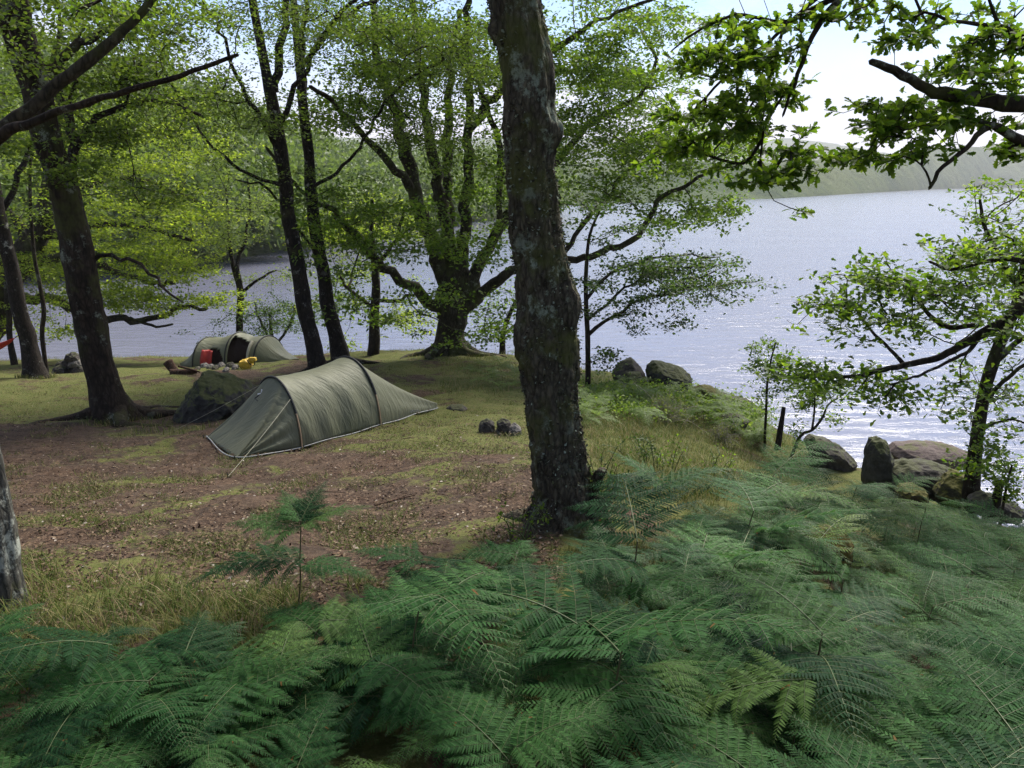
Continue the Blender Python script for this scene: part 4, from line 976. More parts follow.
    # white cross-shaped tie at the porch ridge
    c = por(0.16, .56) + up * .04 - sd * .02
    c = W(261.5, 393.5, float(c[1]) - .05)
    A = Acc()
    for d in (np.array([.055, 0, 0.01]), np.array([0.008, 0, .06])): A.add(*tube(np.array([c - d, c, c + d]), .008, 6))
    A.build('cross_tie', WHITE, t)
    A = Acc(); A.add(*tube(np.array([c, c - np.array([.1, .0, .07]), por(.3, .5)]), .008, 5)); A.build('vent_strap', DARKCL, t)
    # pale printed wordmark near the tail hem: too small to read, a row of strokes
    A = Acc(); x = 0.0; rl = np.random.default_rng(2)
    for k in range(7):
        u = .50 + k * .022; s = .05
        p = tail(u, s) - sd * .012; q = tail(u, s + .022) - sd * .012; r_ = tail(u + .010, s + (.022 if k % 2 else .0)) - sd * .012
        A.add(*tube(np.array([p, q]), .004, 4)); A.add(*tube(np.array([q if k % 2 else p, r_]), .004, 4))
    A.build('printed_mark', TRIM, rearp, origin=np.array(t['_org']))
tent_one()

def tent_two():
    Yt = YB(225, 365)
    print('tent2 Y', Yt)
    f0 = gp(193, 367.5, YB(193, 367.5)); f1 = gp(225, 365, Yt); f2 = gp(254, 362.5, Yt + .3); e1 = gp(290, 357, Yt + .9); s0 = gp(180, 366, f0[1])
    ys = [f0[1], f1[1], f2[1]]; print('y feet', ys, e1, s0)
    bd = norm(np.array([0.28, 1.0, 0]))
    def gd(p): p = p.copy(); p[2] = gz(p[0], p[1]); return p
    B = [gd(f + bd * 1.7) for f in (f0, f1, f2)]; e2 = gd(e1 + bd * .5); s1 = gd(s0 + bd * .9)
    hs = []
    for f, b, py in zip((f0, f1, f2), B, (337.5, 332.3, 336)):
        mid = (f + b) / 2; lo, hi = 0, 3
        for _ in range(30):
            m_ = (lo + hi) / 2
            if proj(mid + np.array([0, 0, m_]))[0, 1] > py: lo = m_
            else: hi = m_
        hs.append(lo); print('h', lo, proj(mid + np.array([0, 0, lo]))[0])
    t = thing('tunnel_tent', 'olive tunnel tent with its doors open by the waterside, rust red inside', 'tent', (f0 + f2) / 2)
    H = [(f0, B[0], hs[0]), (f1, B[1], hs[1]), (f2, B[2], hs[2])]
    def panel(i, j, sag=.06):
        def fn(u, s):
            p = arch(*H[i], s) * (1 - u) + arch(*H[j], s) * u
            k = 0.02 * math.sin(13 * u + 9 * s) * math.sin(PI * u)
            return p + np.array([0, 0, -sag * math.sin(PI * u) * math.sin(PI * s) + k * .6]) + bd * (k + .03 * math.sin(PI * u) * (1 if s < .5 else -1))
        return fn
    V, F = sheet(panel(0, 1), 30, 40, lambda u, s: s < .20 and .26 < u < .93 and s < .20 * math.sin(PI * (u - .2) / .76) ** .5)
    solid(mesh_np('fly_sheet', V, [(F, 0)], TENT, t, smooth=True))
    V, F = sheet(panel(1, 2), 30, 40, lambda u, s: s < .38 and .05 < u < .74 and s < .38 * (1 - .35 * u))
    solid(mesh_np('fly_sheet', V, [(F, 0)], TENT, t, smooth=True))
    def endfn(i, A_, B_, hh):
        def fn(u, s):
            k = min(1, max(0, (s - .35) / .3)); g = A_ * (1 - k) + B_ * k + np.array([0, 0, hh * math.sin(PI * s)])
            p = arch(*H[i], s) * (1 - u) + g * u
            return p + np.array([0, 0, -.12 * math.sin(PI * u) * math.sin(PI * s) ** .6 + .015 * math.sin(s * 22) * math.sin(PI * u)])
        return fn
    V, F = sheet(endfn(2, e1, e2, .05), 24, 40); solid(mesh_np('end_panel', V, [(F, 0)], TENT, t, smooth=True))
    V, F = sheet(endfn(0, s0, s1, .15), 20, 40); solid(mesh_np('end_panel', V, [(F, 0)], TENT, t, smooth=True))
    for h in H:
        cen = (h[0] + h[1]) / 2; pts = np.array([arch(*h, s) for s in np.linspace(0, 1, 50)]); pts += norm(pts - cen) * .012
        V, F = tube(pts, .02, 6); mesh_np('pole_sleeve', V, [(F, 0)], DARKCL, t, smooth=True)
    # inner tent, well inside the fly
    def inner(i, j):
        def fn(u, s):
            A_ = H[i][0] + bd * .45; B_ = H[i][1] - bd * .12; C_ = H[j][0] + bd * .45; D_ = H[j][1] - bd * .12
            return arch(A_, B_, H[i][2] - .12, s) * (1 - u) + arch(C_, D_, H[j][2] - .12, s) * u
        return fn
    V, F = sheet(inner(0, 1), 8, 20); mesh_np('inner_tent', V, [(F, 0)], TENT_IN, t, smooth=True)
    fi = inner(1, 2); V, F = sheet(lambda u, s: fi(u * .8, s), 8, 20); mesh_np('inner_tent', V, [(F, 0)], TENT_IN, t, smooth=True)
    # rolled door and red flap
    fn = panel(1, 2); P_ = np.array([fn(.78, s) - bd * .04 for s in np.linspace(.05, .30, 12)]); V, F = tube(P_, np.linspace(.03, .06, 12), 8)
    mesh_np('rolled_door', V, [(F, 0)], plain_mat('door_lining', (.36, .33, .24), .7), t, smooth=True)
    fn = panel(0, 1)
    V, F = sheet(lambda u, s: fn(.24 + u * .34, .02 + s * (.19 - .04 * u)) - bd * (.03 + .03 * math.sin(9 * u)), 12, 8); solid(mesh_np('red_flap', V, [(F, 0)], RED, t, smooth=True), .01)
    P_, _ = resample(np.array([s0, f0, f1, f2, e1]), np.ones(5), .15); P_ = np.array([np.array([x[0], x[1], gz(x[0], x[1]) + .015]) for x in P_]) - bd * .01
    V, F = tube(P_, .01, 5); mesh_np('hem', V, [(F, 0)], TRIM, t, smooth=True)
    return f1, f2
tf1, tf2 = tent_two()

# yellow bag lying before the far tent
def blob(pts_px, Y, d, m, name, label, cat, **k):
    return rock(label, pts_px, Y, d, m, name=name, cat=cat, **k)
Yg = YB(247, 368)
t = thing('yellow_bag', 'crumpled yellow bag lying on the ground before the open tent door', 'bag', gp(247, 368, Yg))
YEL = plain_mat('yellow_cloth', (0.55, 0.36, 0.03), 0.5, var=.25, nscale=14, bump=.6)
S = np.array([W(a, b, Yg) for a, b in [(239, 365), (240, 361), (246, 359.5), (250, 362), (251, 367), (244, 369)]]); pts = np.vstack([S, S + np.array([0, .22, 0]), S + np.array([0, -.1, -.02])])
V, F = hull_mesh(pts, 4, 2, .06, 5, 3); mesh_np('bag_body', V, [(F, 0)], YEL, t, smooth=True)
S = np.array([W(a, b, Yg) for a, b in [(246, 361), (249, 358), (255, 358), (256, 361), (253, 364)]]); pts = np.vstack([S, S + np.array([0, .12, 0])])
V, F = hull_mesh(pts, 4, 2, .07, 5, 4); mesh_np('rolled_top', V, [(F, 0)], YEL, t, smooth=True)
P_ = np.array([W(a, b, Yg - .08) for a, b in [(247, 360), (250, 364), (254, 365), (255, 361)]]); P_, _ = resample(P_, np.ones(4), .03); V, F = tube(P_, .012, 6); mesh_np('strap', V, [(F, 0)], DARKCL, t, smooth=True)
# ring of stones by the far tent
ring = [('pinkish', 204, 366.5, 4.5, 3.5, 1), ('pale grey', 210, 367, 4, 3, 1), ('dark', 215, 368, 3.5, 3, 0), ('pale', 221, 366, 3.5, 4, 1), ('dark round', 230, 366, 5, 4, 0), ('grey', 235, 367.5, 3.5, 3, 1), ('small brown', 197, 369, 3, 2.5, 0), ('small grey', 226, 369.5, 3, 2, 1)]
for i, (nm, a, b, w, h, g) in enumerate(ring):
    pos = ['first', 'second', 'third', 'fourth', 'sixth', 'last', 'foremost left', 'foremost middle'][i]
    rock(f'{nm} stone, {pos} from the left in the row before the far tent', [(a - w, b + 1), (a - w * .6, b - h * .8), (a + w * .3, b - h), (a + w, b - h * .3), (a + w * .8, b + 2), (a - w * .3, b + 2)], YB(a, b + 2), 0.12, RK_GREY if g else RK_DARK, name='stone', cat='stone', group='stones before the far tent', sub=3, seed=60 + i, amp=.07)
# log pieces left of the far tent
LOGM = bark_mat('dead_wood', (0.03, 0.018, 0.012), (0.13, 0.075, 0.05), (.2, .2, .18), .1, scale=2)
def log(label, a, b, ra, rb, Ya, Yb_, name='log', cat='log', m=None, seed=1, amp=.18, ends=True):
    A_ = W(a[0], a[1], Ya); B_ = W(b[0], b[1], Yb_); P_, R_ = resample(np.array([A_, B_]), np.array([ra, rb]), .05)
    V, F = bumpy_tube(P_, R_, 12, seed, amp=amp, freq=5); n = len(V); k = 12
    V = np.vstack([V, P_[:1], P_[-1:]]); T = np.array([[n - k + i, n - k + (i + 1) % k, n + 1] for i in range(k)] + [[(i + 1) % k, i, n] for i in range(k)])
    return place_mesh(name, V, [(F, 0), (T, 0)], m or LOGM, A_, label, cat)
Yl2 = YB(180, 374)
log('short brown log end standing tilted left of the far tent', (176, 374), (168, 362), .10, .12, Yl2, Yl2 + .1, seed=2)
log('dark log lying on the grass left of the far tent', (170, 373), (197, 371), .09, .06, Yl2 - .2, Yl2, seed=3)
log('thin grey stick leaning across the dark log by the far tent', (178, 366), (200, 372), .03, .02, Yl2 - .35, Yl2 - .1, name='stick', cat='stick', seed=4)
Yst = 12.6
P_ = W(778, 440, Yst)
log('thin leaning dead stub beside the leafy sapling on the right bank', (777, 450), (784, 407), .055, .035, Yst, Yst + .2, name='dead_stub', cat='stump', m=BK_DARK, seed=5)
Yw = 9.6
log('short dark broken stub behind the ferns near the lower right shore', (992, 520), (1000, 480), .07, .05, Yw, Yw + .1, name='dead_stub', cat='stump', m=BK_DARK, seed=6)
# sticks on the earth
for i, (a, b, ya, yb, rr_, lab) in enumerate([((228, 440), (232, 400), 0, 0, .012, None), ((375, 510), (415, 500), 0, 0, .008, 'thin curved twig lying on the bare earth below the near tent'), ((398, 540), (410, 505), 0, 0, .006, 'pale straw-thin stick on the earth nearer than the curved twig'), ((100, 530), (112, 520), 0, 0, .006, 'short pale stick on the earth by the yellow grass at left')]):
    if lab is None: continue
    A_ = G(*a); B_ = G(*b); P_, R_ = resample(np.array([A_, (A_ + B_) / 2 + [0, .05, .02], B_]), np.array([rr_, rr_, rr_ * .5]), .05); P_[:, 2] = [gz(x[0], x[1]) + rr_ + .03 for x in P_]
    V, F = tube(P_, R_, 6); place_mesh('stick', V, [(F, 0)], LOGM, P_[0], lab, 'stick')
# red hammock at the far left
Yk = YB(36, 378) + .1
t = thing('hammock', 'red hammock end hanging from the dark trunk at the left edge', 'hammock', gp(0, 375, Yk))
def ham(u, s):
    a = W(15, 337.5, Yk); b = W(-120, 333, Yk + 1.0); p = a * (1 - u) + b * u; w = .42 * math.sin(PI * min(1, u)) ** .8 + .02
    return p + np.array([0, (s - .5) * w * 1.2, -.45 * math.sin(PI * u) - .24 * math.sin(PI * s) * math.sin(PI * u) ** .5 + 0.04 * math.sin(s * 14) * math.sin(PI * u)])
V, F = sheet(ham, 30, 14); solid(mesh_np('hammock_cloth', V, [(F, 0)], RED, t, smooth=True), .006)
V, F = tube(np.array([W(15, 337.5, Yk), W(28, 330, Yk - .05)]), .012, 6); mesh_np('strap', V, [(F, 0)], DARKCL, t, smooth=True)
# ================================================================ BRACKEN
FERN = None
def fern_mat():
    m, nt, out = new_mat('bracken_frond')
    oi = N(nt, 'ShaderNodeObjectInfo').outputs['Random']; g = geo(nt); ri = g.outputs['Random Per Island']
    c = ramp(nt, oi, [(0.0, (0.012, 0.042, 0.014)), (0.3, (0.021, 0.070, 0.018)), (0.65, (0.034, 0.094, 0.023)), (0.9, (0.046, 0.110, 0.028)), (1.0, (0.085, 0.135, 0.03))])
    c = mixc(nt, 1.0, c, ramp(nt, ri, [(0.0, 0.6), (1.0, 1.4)]), 'MULTIPLY')
    c = mixc(nt, ramp(nt, ri, [(0.9985, 0.0), (0.999, 1.0)]), c, (0.16, 0.07, 0.02))
    bf = g.outputs['Backfacing']; c = mixc(nt, math_(nt, 'MULTIPLY', bf, 0.35), c, (0.10, 0.15, 0.08))
    p = N(nt, 'ShaderNodeBsdfPrincipled', {'Base Color': c, 'Roughness': 0.65, 'Specular IOR Level': 0.12})
    t = N(nt, 'ShaderNodeBsdfTranslucent', {'Color': mixc(nt, 1.0, c, (1.6, 2.2, 0.8), 'MULTIPLY')})
    mx = N(nt, 'ShaderNodeMixShader', {0: 0.24, 1: p.outputs[0], 2: t.outputs[0]}); nt.links.new(mx.outputs[0], out.inputs[0]); return m
FERN = fern_mat()
STEM = plain_mat('fern_stem', (0.085, 0.115, 0.035), 0.5, var=.3)
STEMD = plain_mat('fern_stipe', (0.09, 0.075, 0.03), 0.6, var=.4)

# pinnule: narrow leaflet with toothed edges
def pinnule(teeth=4):
    xs = [0.0]; ys = [0.08]
    for i in range(teeth):
        a = (i + .45) / teeth; b = (i + .98) / teeth; w = 0.16 * (1 - a ** 2.2) + .02
        xs += [a, b]; ys += [w, w * .55]
    xs[-1] = 1.0; ys[-1] = 0.0
    return tmpl_margin(xs, ys, 0.12, 0.10)
PIN = pinnule(4); PIN_LO = tmpl_margin([0, .3, 1.0], [0.05, .15, 0], .1, .1)

def frond_mesh(name, L, seed, npair=13, tm=PIN, arch_=0.5, width=0.46, sp=0.0135, twist=0.0):
    r = np.random.default_rng(seed); A = Acc()
    s = np.linspace(0, 1, 24); pit = arch_ * 0.55 - s * arch_ * 1.7   # pitch angle along the rachis
    dx = np.cos(pit) * L / 23; dz = np.sin(pit) * L / 23
    X = np.concatenate([[0], np.cumsum(dx[:-1])]); Z = np.concatenate([[0], np.cumsum(dz[:-1])])
    Yb_ = 0.10 * L * np.sin(s * 2.0 + r.uniform(-1, 1)) * s * r.uniform(-1, 1)
    R = np.stack([X, Yb_, Z], 1); A.add(*tube(R, np.linspace(0.0035, 0.0008, 24), 5), m=1)
    def at(q): return np.array([np.interp(q, s, R[:, k]) for k in range(3)])
    C = []; D = []; S = []; UP = []
    pos = 0.03; i = 0
    while pos < 0.97:
        l = width * L * (1 - pos) ** 0.85 * (0.86 + 0.14 * min(1, pos * 8)) * r.uniform(.80, 1.08)
        if l < 0.012: break
        p0 = at(pos); T = norm(at(min(1, pos + .02)) - at(max(0, pos - .02)))
        side0 = norm(np.cross(np.array([0, 0, 1.0]), T))
        for sg in (-1, 1):
            ang = math.radians(74 - 26 * pos) + r.normal(0, .04)
            d0 = norm(T * math.cos(ang) + sg * side0 * math.sin(ang) + np.array([0, 0, 0.16 + r.normal(0, .05)]))
            off = r.uniform(-.006, .006)
            n = max(3, int(l / sp)); q = (np.arange(n) + .5) / n
            droop = r.uniform(.08, .5) * l; curl = r.uniform(-.02, .22) * l
            k = 8; ss = np.linspace(0, 1, k)[:, None]
            line = p0 + T * off + d0 * l * ss + np.array([0, 0, -1.0]) * droop * ss ** 2 + T * curl * ss ** 2
            A.add(*tube(line, np.linspace(0.0014, 0.0004, k), 3), m=1)
            P_ = np.stack([np.interp(q, ss[:, 0], line[:, c]) for c in range(3)], 1)
            tt = norm(np.gradient(line, axis=0)); t_ = norm(np.stack([np.interp(q, ss[:, 0], tt[:, c]) for c in range(3)], 1))
            nrm = norm(np.cross(t_, np.cross(np.array([0, 0, 1.0]), t_))); sd_ = np.cross(nrm, t_)
            pl = 0.24 * l * (1 - q) ** 0.75 * (0.75 + .25 * np.minimum(1, q * 6)) + 0.006
            pl = np.minimum(pl, 0.052)
            for s2 in (-1, 1):
                a2 = np.radians(66 - 16 * q)[:, None]
                dd = t_ * np.cos(a2) + s2 * sd_ * np.sin(a2) + np.array([0, 0, -.10]) + r.normal(0, .06, (n, 3))
                C.append(P_ + t_ * (s2 * sp * .25)); D.append(norm(dd)); S.append(pl * r.uniform(.9, 1.08, n)); UP.append(nrm)
        gap = (0.074 - 0.040 * pos) * (0.8 / L) ** .2
        pos += gap * r.uniform(.9, 1.1); i += 1
    C = np.concatenate(C); D = np.concatenate(D); S = np.concatenate(S); UP = np.concatenate(UP)
    # oriented by the pinna plane
    n = len(C); Xv = D; up = norm(UP + r.normal(0, .16, (n, 3))); Yv = norm(np.cross(up, Xv)); Zv = np.cross(Xv, Yv)
    V, Fs = tm; k = len(V); s3 = S[:, None, None]
    wv = np.minimum(1.0, 0.014 / (S * .36))[:, None, None]
    P3 = C[:, None] + s3 * (V[None, :, 0, None] * Xv[:, None] + wv * V[None, :, 1, None] * Yv[:, None] + V[None, :, 2, None] * Zv[:, None])
    base = A.n; A.V.append(P3.reshape(-1, 3)); A.n += n * k; offs = base + np.arange(n)[:, None, None] * k
    for F in Fs: A.F.setdefault((F.shape[1], 0), []).append((F[None] + offs).reshape(-1, F.shape[1]))
    o = A.build(name, [FERN, STEM], None); me = o.data; bpy.data.objects.remove(o); return me

def stem_mesh(h, lean, seed):
    r = np.random.default_rng(seed); s = np.linspace(0, 1, 10)[:, None]
    P_ = np.array([0, 0, -.08]) + np.array([lean, 0, h + .08]) * s + np.array([lean * .4, 0, 0]) * s * s + r.normal(0, .004, (10, 3))
    P_[-1] = [lean * 1.4, 0, h]; V, F = tube(P_, np.linspace(.0055, .0035, 10), 6); A = Acc(); A.add(V, F); o = A.build('stem', STEMD, None, smooth=True); me = o.data; bpy.data.objects.remove(o); return me, P_[-1]

FR = [frond_mesh('frond', L, 200 + i, arch_=a, width=w) for i, (L, a, w) in enumerate([(0.85, .55, .46), (0.75, .42, .5), (0.95, .62, .42), (0.65, .35, .52), (0.8, .75, .44), (0.7, .5, .5), (0.9, .9, .40), (0.6, .25, .55), (0.75, .65, .5), (0.85, .35, .44)])]
FRL = [frond_mesh('frond', L, 300 + i, arch_=a, width=w, tm=PIN_LO, sp=.019) for i, (L, a, w) in enumerate([(0.8, .5, .46), (0.7, .42, .5), (0.9, .6, .42)])]
STM = [stem_mesh(h, l, 400 + i) for i, (h, l) in enumerate([(.55, .06), (.45, .1), (.65, .04), (.35, .08)])]
import mathutils
def put_child(name, me, parent, loc, az, tilt=0.0, roll=0.0, sc=1.0):
    o = bpy.data.objects.new(name, me); COL.objects.link(o); o.parent = parent
    o.location = loc; o.rotation_euler = mathutils.Euler((roll, -tilt, az), 'XYZ'); o.scale = (sc, sc, sc); return o
def fern(loc, r, label, group=None, sc=1.0, near=True, az0=None, nf=3, stem=None, name='bracken_fern', azs=None, cat='fern', tilts=None, frs=None, scs=None, offs=None):
    k = r.integers(len(STM)) if stem is None else stem
    t = thing(name, label, cat, loc, group); t.scale = (sc, sc, sc); del t['_org']
    me, top = STM[k]; put_child('stem', me, t, (0, 0, 0), 0)
    a0 = r.uniform(0, 2 * PI) if az0 is None else az0
    for i in range(nf):
        az = a0 + i * 2 * PI / nf + r.normal(0, .3) if azs is None else azs[i]
        lib = FR if near else FRL
        j = int(r.integers(len(lib))) if frs is None else frs[i]
        put_child('frond', lib[j], t, tuple(top - np.array([0, 0, (0.10 * i if azs is None else (offs[i] if offs else 0.0))])), az, r.normal(.05, .16) if tilts is None else tilts[i], r.normal(0, .12), r.uniform(.8, 1.1) if scs is None else scs[i])
    return t
# thicket boundary in the photo (fern tops)
_bx = [-200, 0, 100, 190, 250, 330, 420, 500, 540, 600, 650, 700, 760, 820, 900, 1000, 1200]
_by = [660, 650, 655, 640, 622, 590, 572, 560, 548, 512, 500, 474, 462, 468, 488, 510, 530]
rf = np.random.default_rng(77)
cells = []
for gx in np.arange(-5.5, 9.5, .38):
    for gy in np.arange(.5, 11.5, .38):
        x = gx + rf.uniform(-.17, .17); y = gy + rf.uniform(-.17, .17); z = gz(x, y)
        if math.hypot(x, y) < 0.85: continue
        if y > edge_y(x) - .6: continue
        q = proj([x, y, z + .55])[0]
        low = q[0] < 330
        if low: q = proj([x, y, z + .30])[0]
        if q[0] < -330 or q[0] > 1330: continue
        if q[1] < np.interp(q[0], _bx, _by) + (4 if low else (20 if q[0] < 440 else 8)): continue
        if x < -.2 and y < 4 and rf.uniform() < .0: continue
        if q[0] > 690 and y > 9.5: pass
        cells.append((y, x, z, q[0], low))
cells.sort(); print('fern cells', len(cells))
cells_n = cells[:285]; cells_f = cells[285:]
for (y, x, z, qx, low) in cells_n:
    d = math.hypot(x, y)
    if d < 2.4: sc = rf.uniform(.62, .92)
    else: sc = rf.uniform(.62, 1.12)
    if low: sc = rf.uniform(.5, .78)
    zone = 'left part' if qx < 341 else ('middle part' if qx < 683 else 'right part')
    near = 'front' if y < 2.6 else ('middle depth' if y < 4.6 else 'back')
    fern((x, y, z), rf, f'green bracken fern among its like in the {near} of the thicket, {zone}', f'bracken ferns in the {near} of the thicket, {zone}', sc, near=(d < 5.5), stem=3 if low else (1 if d < 2.2 else None))
# the further ferns: one ground-covering mass, frond by frond
def mesh_arrays(me):
    n = len(me.vertices); V = np.empty(n * 3, np.float32); me.vertices.foreach_get('co', V); V = V.reshape(-1, 3)
    nl = len(me.loops); L = np.empty(nl, np.int32); me.loops.foreach_get('vertex_index', L)
    npol = len(me.polygons); s = np.empty(npol, np.int32); me.polygons.foreach_get('loop_start', s); tt = np.empty(npol, np.int32); me.polygons.foreach_get('loop_total', tt); mi = np.empty(npol, np.int32); me.polygons.foreach_get('material_index', mi)
    res = []
    for k in (3, 4):
        for m in (0, 1):
            w = s[(tt == k) & (mi == m)]
            if len(w): res.append((L[w[:, None] + np.arange(k)[None]], m))
    return V, res
LO = [mesh_arrays(m) for m in FRL]
def mass(name, spots, r, label=None, cat=None, nf=3, kind='stuff', sc=(.75, 1.05), h=(.3, .55), mats=None):
    A = Acc()
    for (x, y, z) in spots:
        hh = r.uniform(*h); a0 = r.uniform(0, 6.28)
        for i in range(nf):
            V, P_ = LO[int(r.integers(3))]; a = a0 + i * 6.28 / nf + r.normal(0, .3); ti = r.normal(.05, .2); s = r.uniform(*sc)
            M = np.array(mathutils.Euler((r.normal(0, .15), -ti, a), 'XYZ').to_matrix()); VV = V @ M.T * s + np.array([x, y, z + hh]); base = A.n; A.V.append(VV); A.n += len(VV)
            for F, m in P_: A.F.setdefault((F.shape[1], m), []).append(F + base)
    return tag(A.build(name, mats or [FERN, STEM], None), label, cat, None, kind)
if cells_f: mass('bracken_undergrowth', [(x, y, z) for (y, x, z, q, lw) in cells_f], rf, 'distant part of the bracken covering the slope down to the shore rocks', 'undergrowth')
# ferns and green growth on the bank behind the middle trunk
bank = []
for i in range(100):
    px = rf.uniform(570, 770); py = rf.uniform(385, 428) + max(0, (px - 690)) * .3; p = G(px, py)
    if p[1] < edge_y(p[0]) - .3: bank.append(tuple(p))
for i in range(14):
    p = G(rf.uniform(455, 520), rf.uniform(362, 392)); bank.append(tuple(p))
mass('bank_undergrowth', bank, rf, 'fresh green ferns and low growth on the bank behind the middle trunk', 'undergrowth', nf=3, sc=(.35, .6), h=(.1, .35),
     mats=[leaf_mat('fresh_fern', ((0.07, 0.125, 0.025), (0.12, 0.185, 0.045), (0.19, 0.25, 0.075)), trans=.45), STEM])
# single ferns one can tell apart
for px, py in [(20, 735), (70, 765), (130, 740), (190, 765), (235, 725), (170, 715), (40, 700), (-40, 720), (100, 705), (290, 735), (385, 640), (430, 625), (470, 612), (500, 590), (410, 600), (350, 660), (450, 700), (430, 668), (395, 745), (600, 625), (645, 600), (520, 655), (570, 705), (480, 740), (600, 580), (930, 520), (870, 505)]:
    p = G(px, py)
    zn = 'left part' if px < 341 else ('middle part' if px < 683 else 'right part'); nr = 'front' if p[1] < 2.6 else ('middle depth' if p[1] < 4.6 else 'back')
    fern(tuple(p), rf, f'green bracken fern among its like in the {nr} of the thicket, {zn}', f'bracken ferns in the {nr} of the thicket, {zn}', rf.uniform(.52, .72), stem=3)
p = G(299, 626)
fern(tuple(p), rf, 'tall lone bracken fern with level tiered fronds standing before the bare earth', sc=0.84, stem=2, nf=6, name='lone_fern', azs=[PI * .96, .3, PI * 1.04, -.2, PI * .7, 1.3], tilts=[.05, .25, -.02, .0, .35, .5], frs=[3, 3, 0, 1, 3, 3], scs=[.72, .62, .80, .62, .5, .5], offs=[.04, .02, .24, .27, 0, 0])
p = G(640, 545)
fern(tuple(p), rf, 'upright bracken frond rising at the foot of the middle trunk on its right', sc=1.0, stem=1, nf=2, azs=[PI * .8, .2], tilts=[.5, .3], frs=[3, 1], scs=[.8, .8], name='bracken_fern')
for px, py, lab in [(585, 445, 'small fern beside the middle trunk')]: pass

# broad-leaved low growth among the bank ferns
A = Acc(); rl_ = np.random.default_rng(31)
for i in range(170):
    px = rl_.uniform(575, 765); p = G(px, rl_.uniform(386, 424) + max(0, px - 690) * .3)
    if p[1] > edge_y(p[0]) - .2: continue
    n = 60; C = p + rl_.normal(0, 1, (n, 3)) * np.array([.22, .22, .07]) + np.array([0, 0, .16]); leaves(A, C, rl_.normal(0, 1, (n, 3)), rl_.uniform(.03, .075, n), BIRCH, r=rl_)
tag(A.build('bank_leaves', leaf_mat('bank_leaf', ((0.06, 0.11, 0.02), (0.11, 0.17, 0.035), (0.18, 0.23, 0.06)), trans=.4), None), 'low broad-leaved green growth on the bank by the boulder pair', 'ground cover', None, 'stuff')

# ================================================================ GRASS
def blades(name, pts, hgt, wid, mat, r, lean=.35, label=None, cat=None, seg=2):
    n = len(pts); pts = np.asarray(pts); h = hgt * r.uniform(.5, 1.3, n); w = wid * r.uniform(.6, 1.3, n)
    a = r.uniform(0, 2 * PI, n); sd_ = np.stack([np.cos(a), np.sin(a), 0 * a], 1); ld = np.stack([np.cos(a + 1.4), np.sin(a + 1.4), 0 * a], 1) * (lean * r.uniform(.1, 1.6, n))[:, None]
    lv = []
    for k in range(seg + 1):
        s = k / seg; c = pts + (ld * s * s + np.array([0, 0, 1.0]) * s * (1 - .25 * lean * s)) * h[:, None]
        if k < seg: ww = (w * (1 - s * .6))[:, None] * .5; lv += [c - sd_ * ww, c + sd_ * ww]
        else: lv += [c]
    V = np.stack(lv, 1).reshape(-1, 3); k = 2 * seg + 1; b = np.arange(n)[:, None] * k; polys = []
    for s in range(seg - 1): polys.append((b + np.array([2 * s, 2 * s + 1, 2 * s + 3, 2 * s + 2]), 0))
    polys.append((b + np.array([2 * seg - 2, 2 * seg - 1, 2 * seg]), 0))
    return tag(mesh_np(name, V, polys, mat), label, cat, None, 'stuff')
GR_SHORT = island_mat('short_grass', [(0, (0.055, 0.07, 0.016)), (.5, (0.10, 0.12, 0.028)), (.85, (0.16, 0.165, 0.05)), (1, (0.26, 0.22, 0.10))], .7, .3)
GR_TALL = island_mat('tall_grass', [(0, (0.05, 0.085, 0.014)), (.5, (0.105, 0.14, 0.024)), (.8, (0.20, 0.175, 0.06)), (1, (0.34, 0.27, 0.15))], .7, .35)
rg = np.random.default_rng(9)
def scatter(n, px, py, thr=.45, jit=.6):
    """ground points seen in a photo rectangle, kept where grass grows"""
    P_ = []
    gxs = np.linspace(px[0], px[1], 40); gys = np.linspace(py[0], py[1], 40)
    tab = np.array([[G(a, b) for a in gxs] for b in gys])
    u = rg.uniform(0, 38.999, n); v = rg.uniform(0, 38.999, n); i = u.astype(int); j = v.astype(int); fu = (u - i)[:, None]; fv = (v - j)[:, None]
    P_ = tab[j, i] * (1 - fu) * (1 - fv) + tab[j, i + 1] * fu * (1 - fv) + tab[j + 1, i] * (1 - fu) * fv + tab[j + 1, i + 1] * fu * fv
    ok = P_[:, 1] < edge_y(P_[:, 0]) + .4
    P_ = P_[ok]
    m = grass_mask(P_[:, 0], P_[:, 1]); nz = np.array([mn.noise(Vector((a * 1.3, b * 1.3, 4))) + .5 * mn.noise(Vector((a * 4, b * 4, 4))) for a, b in P_[:, :2]])
    P_ = P_[m + nz * .55 > thr + rg.uniform(-.12, .12, len(P_))]
    P_[:, 2] = ground_z(P_[:, 0], P_[:, 1]) - .01
    return P_
S1 = scatter(160000, (-60, 720), (353, 570), .36); print('short grass', len(S1))
# keep grass out of the tents and big stones
blades('short_grass', S1, .06, .008, GR_SHORT, rg, .9, 'short cropped grass over the camp ground', 'grass', 1)
T = []
for n, px, py in [(5000, (600, 760), (388, 430)), (5500, (-60, 200), (565, 720)), (12000, (590, 800), (428, 500)), (3500, (480, 560), (500, 545)), (2500, (440, 530), (358, 395)), (6000, (540, 700), (395, 440)), (2500, (250, 480), (555, 610)), (1500, (470, 760), (470, 560)), (2000, (170, 300), (600, 680))]:
    T.append(scatter(n, px, py, .5))
T = np.concatenate(T); print('tall', len(T))
blades('tall_grass', T, .16, .006, GR_TALL, rg, .8, 'longer yellow-green grass round the trunks and along the bank', 'grass', 3)
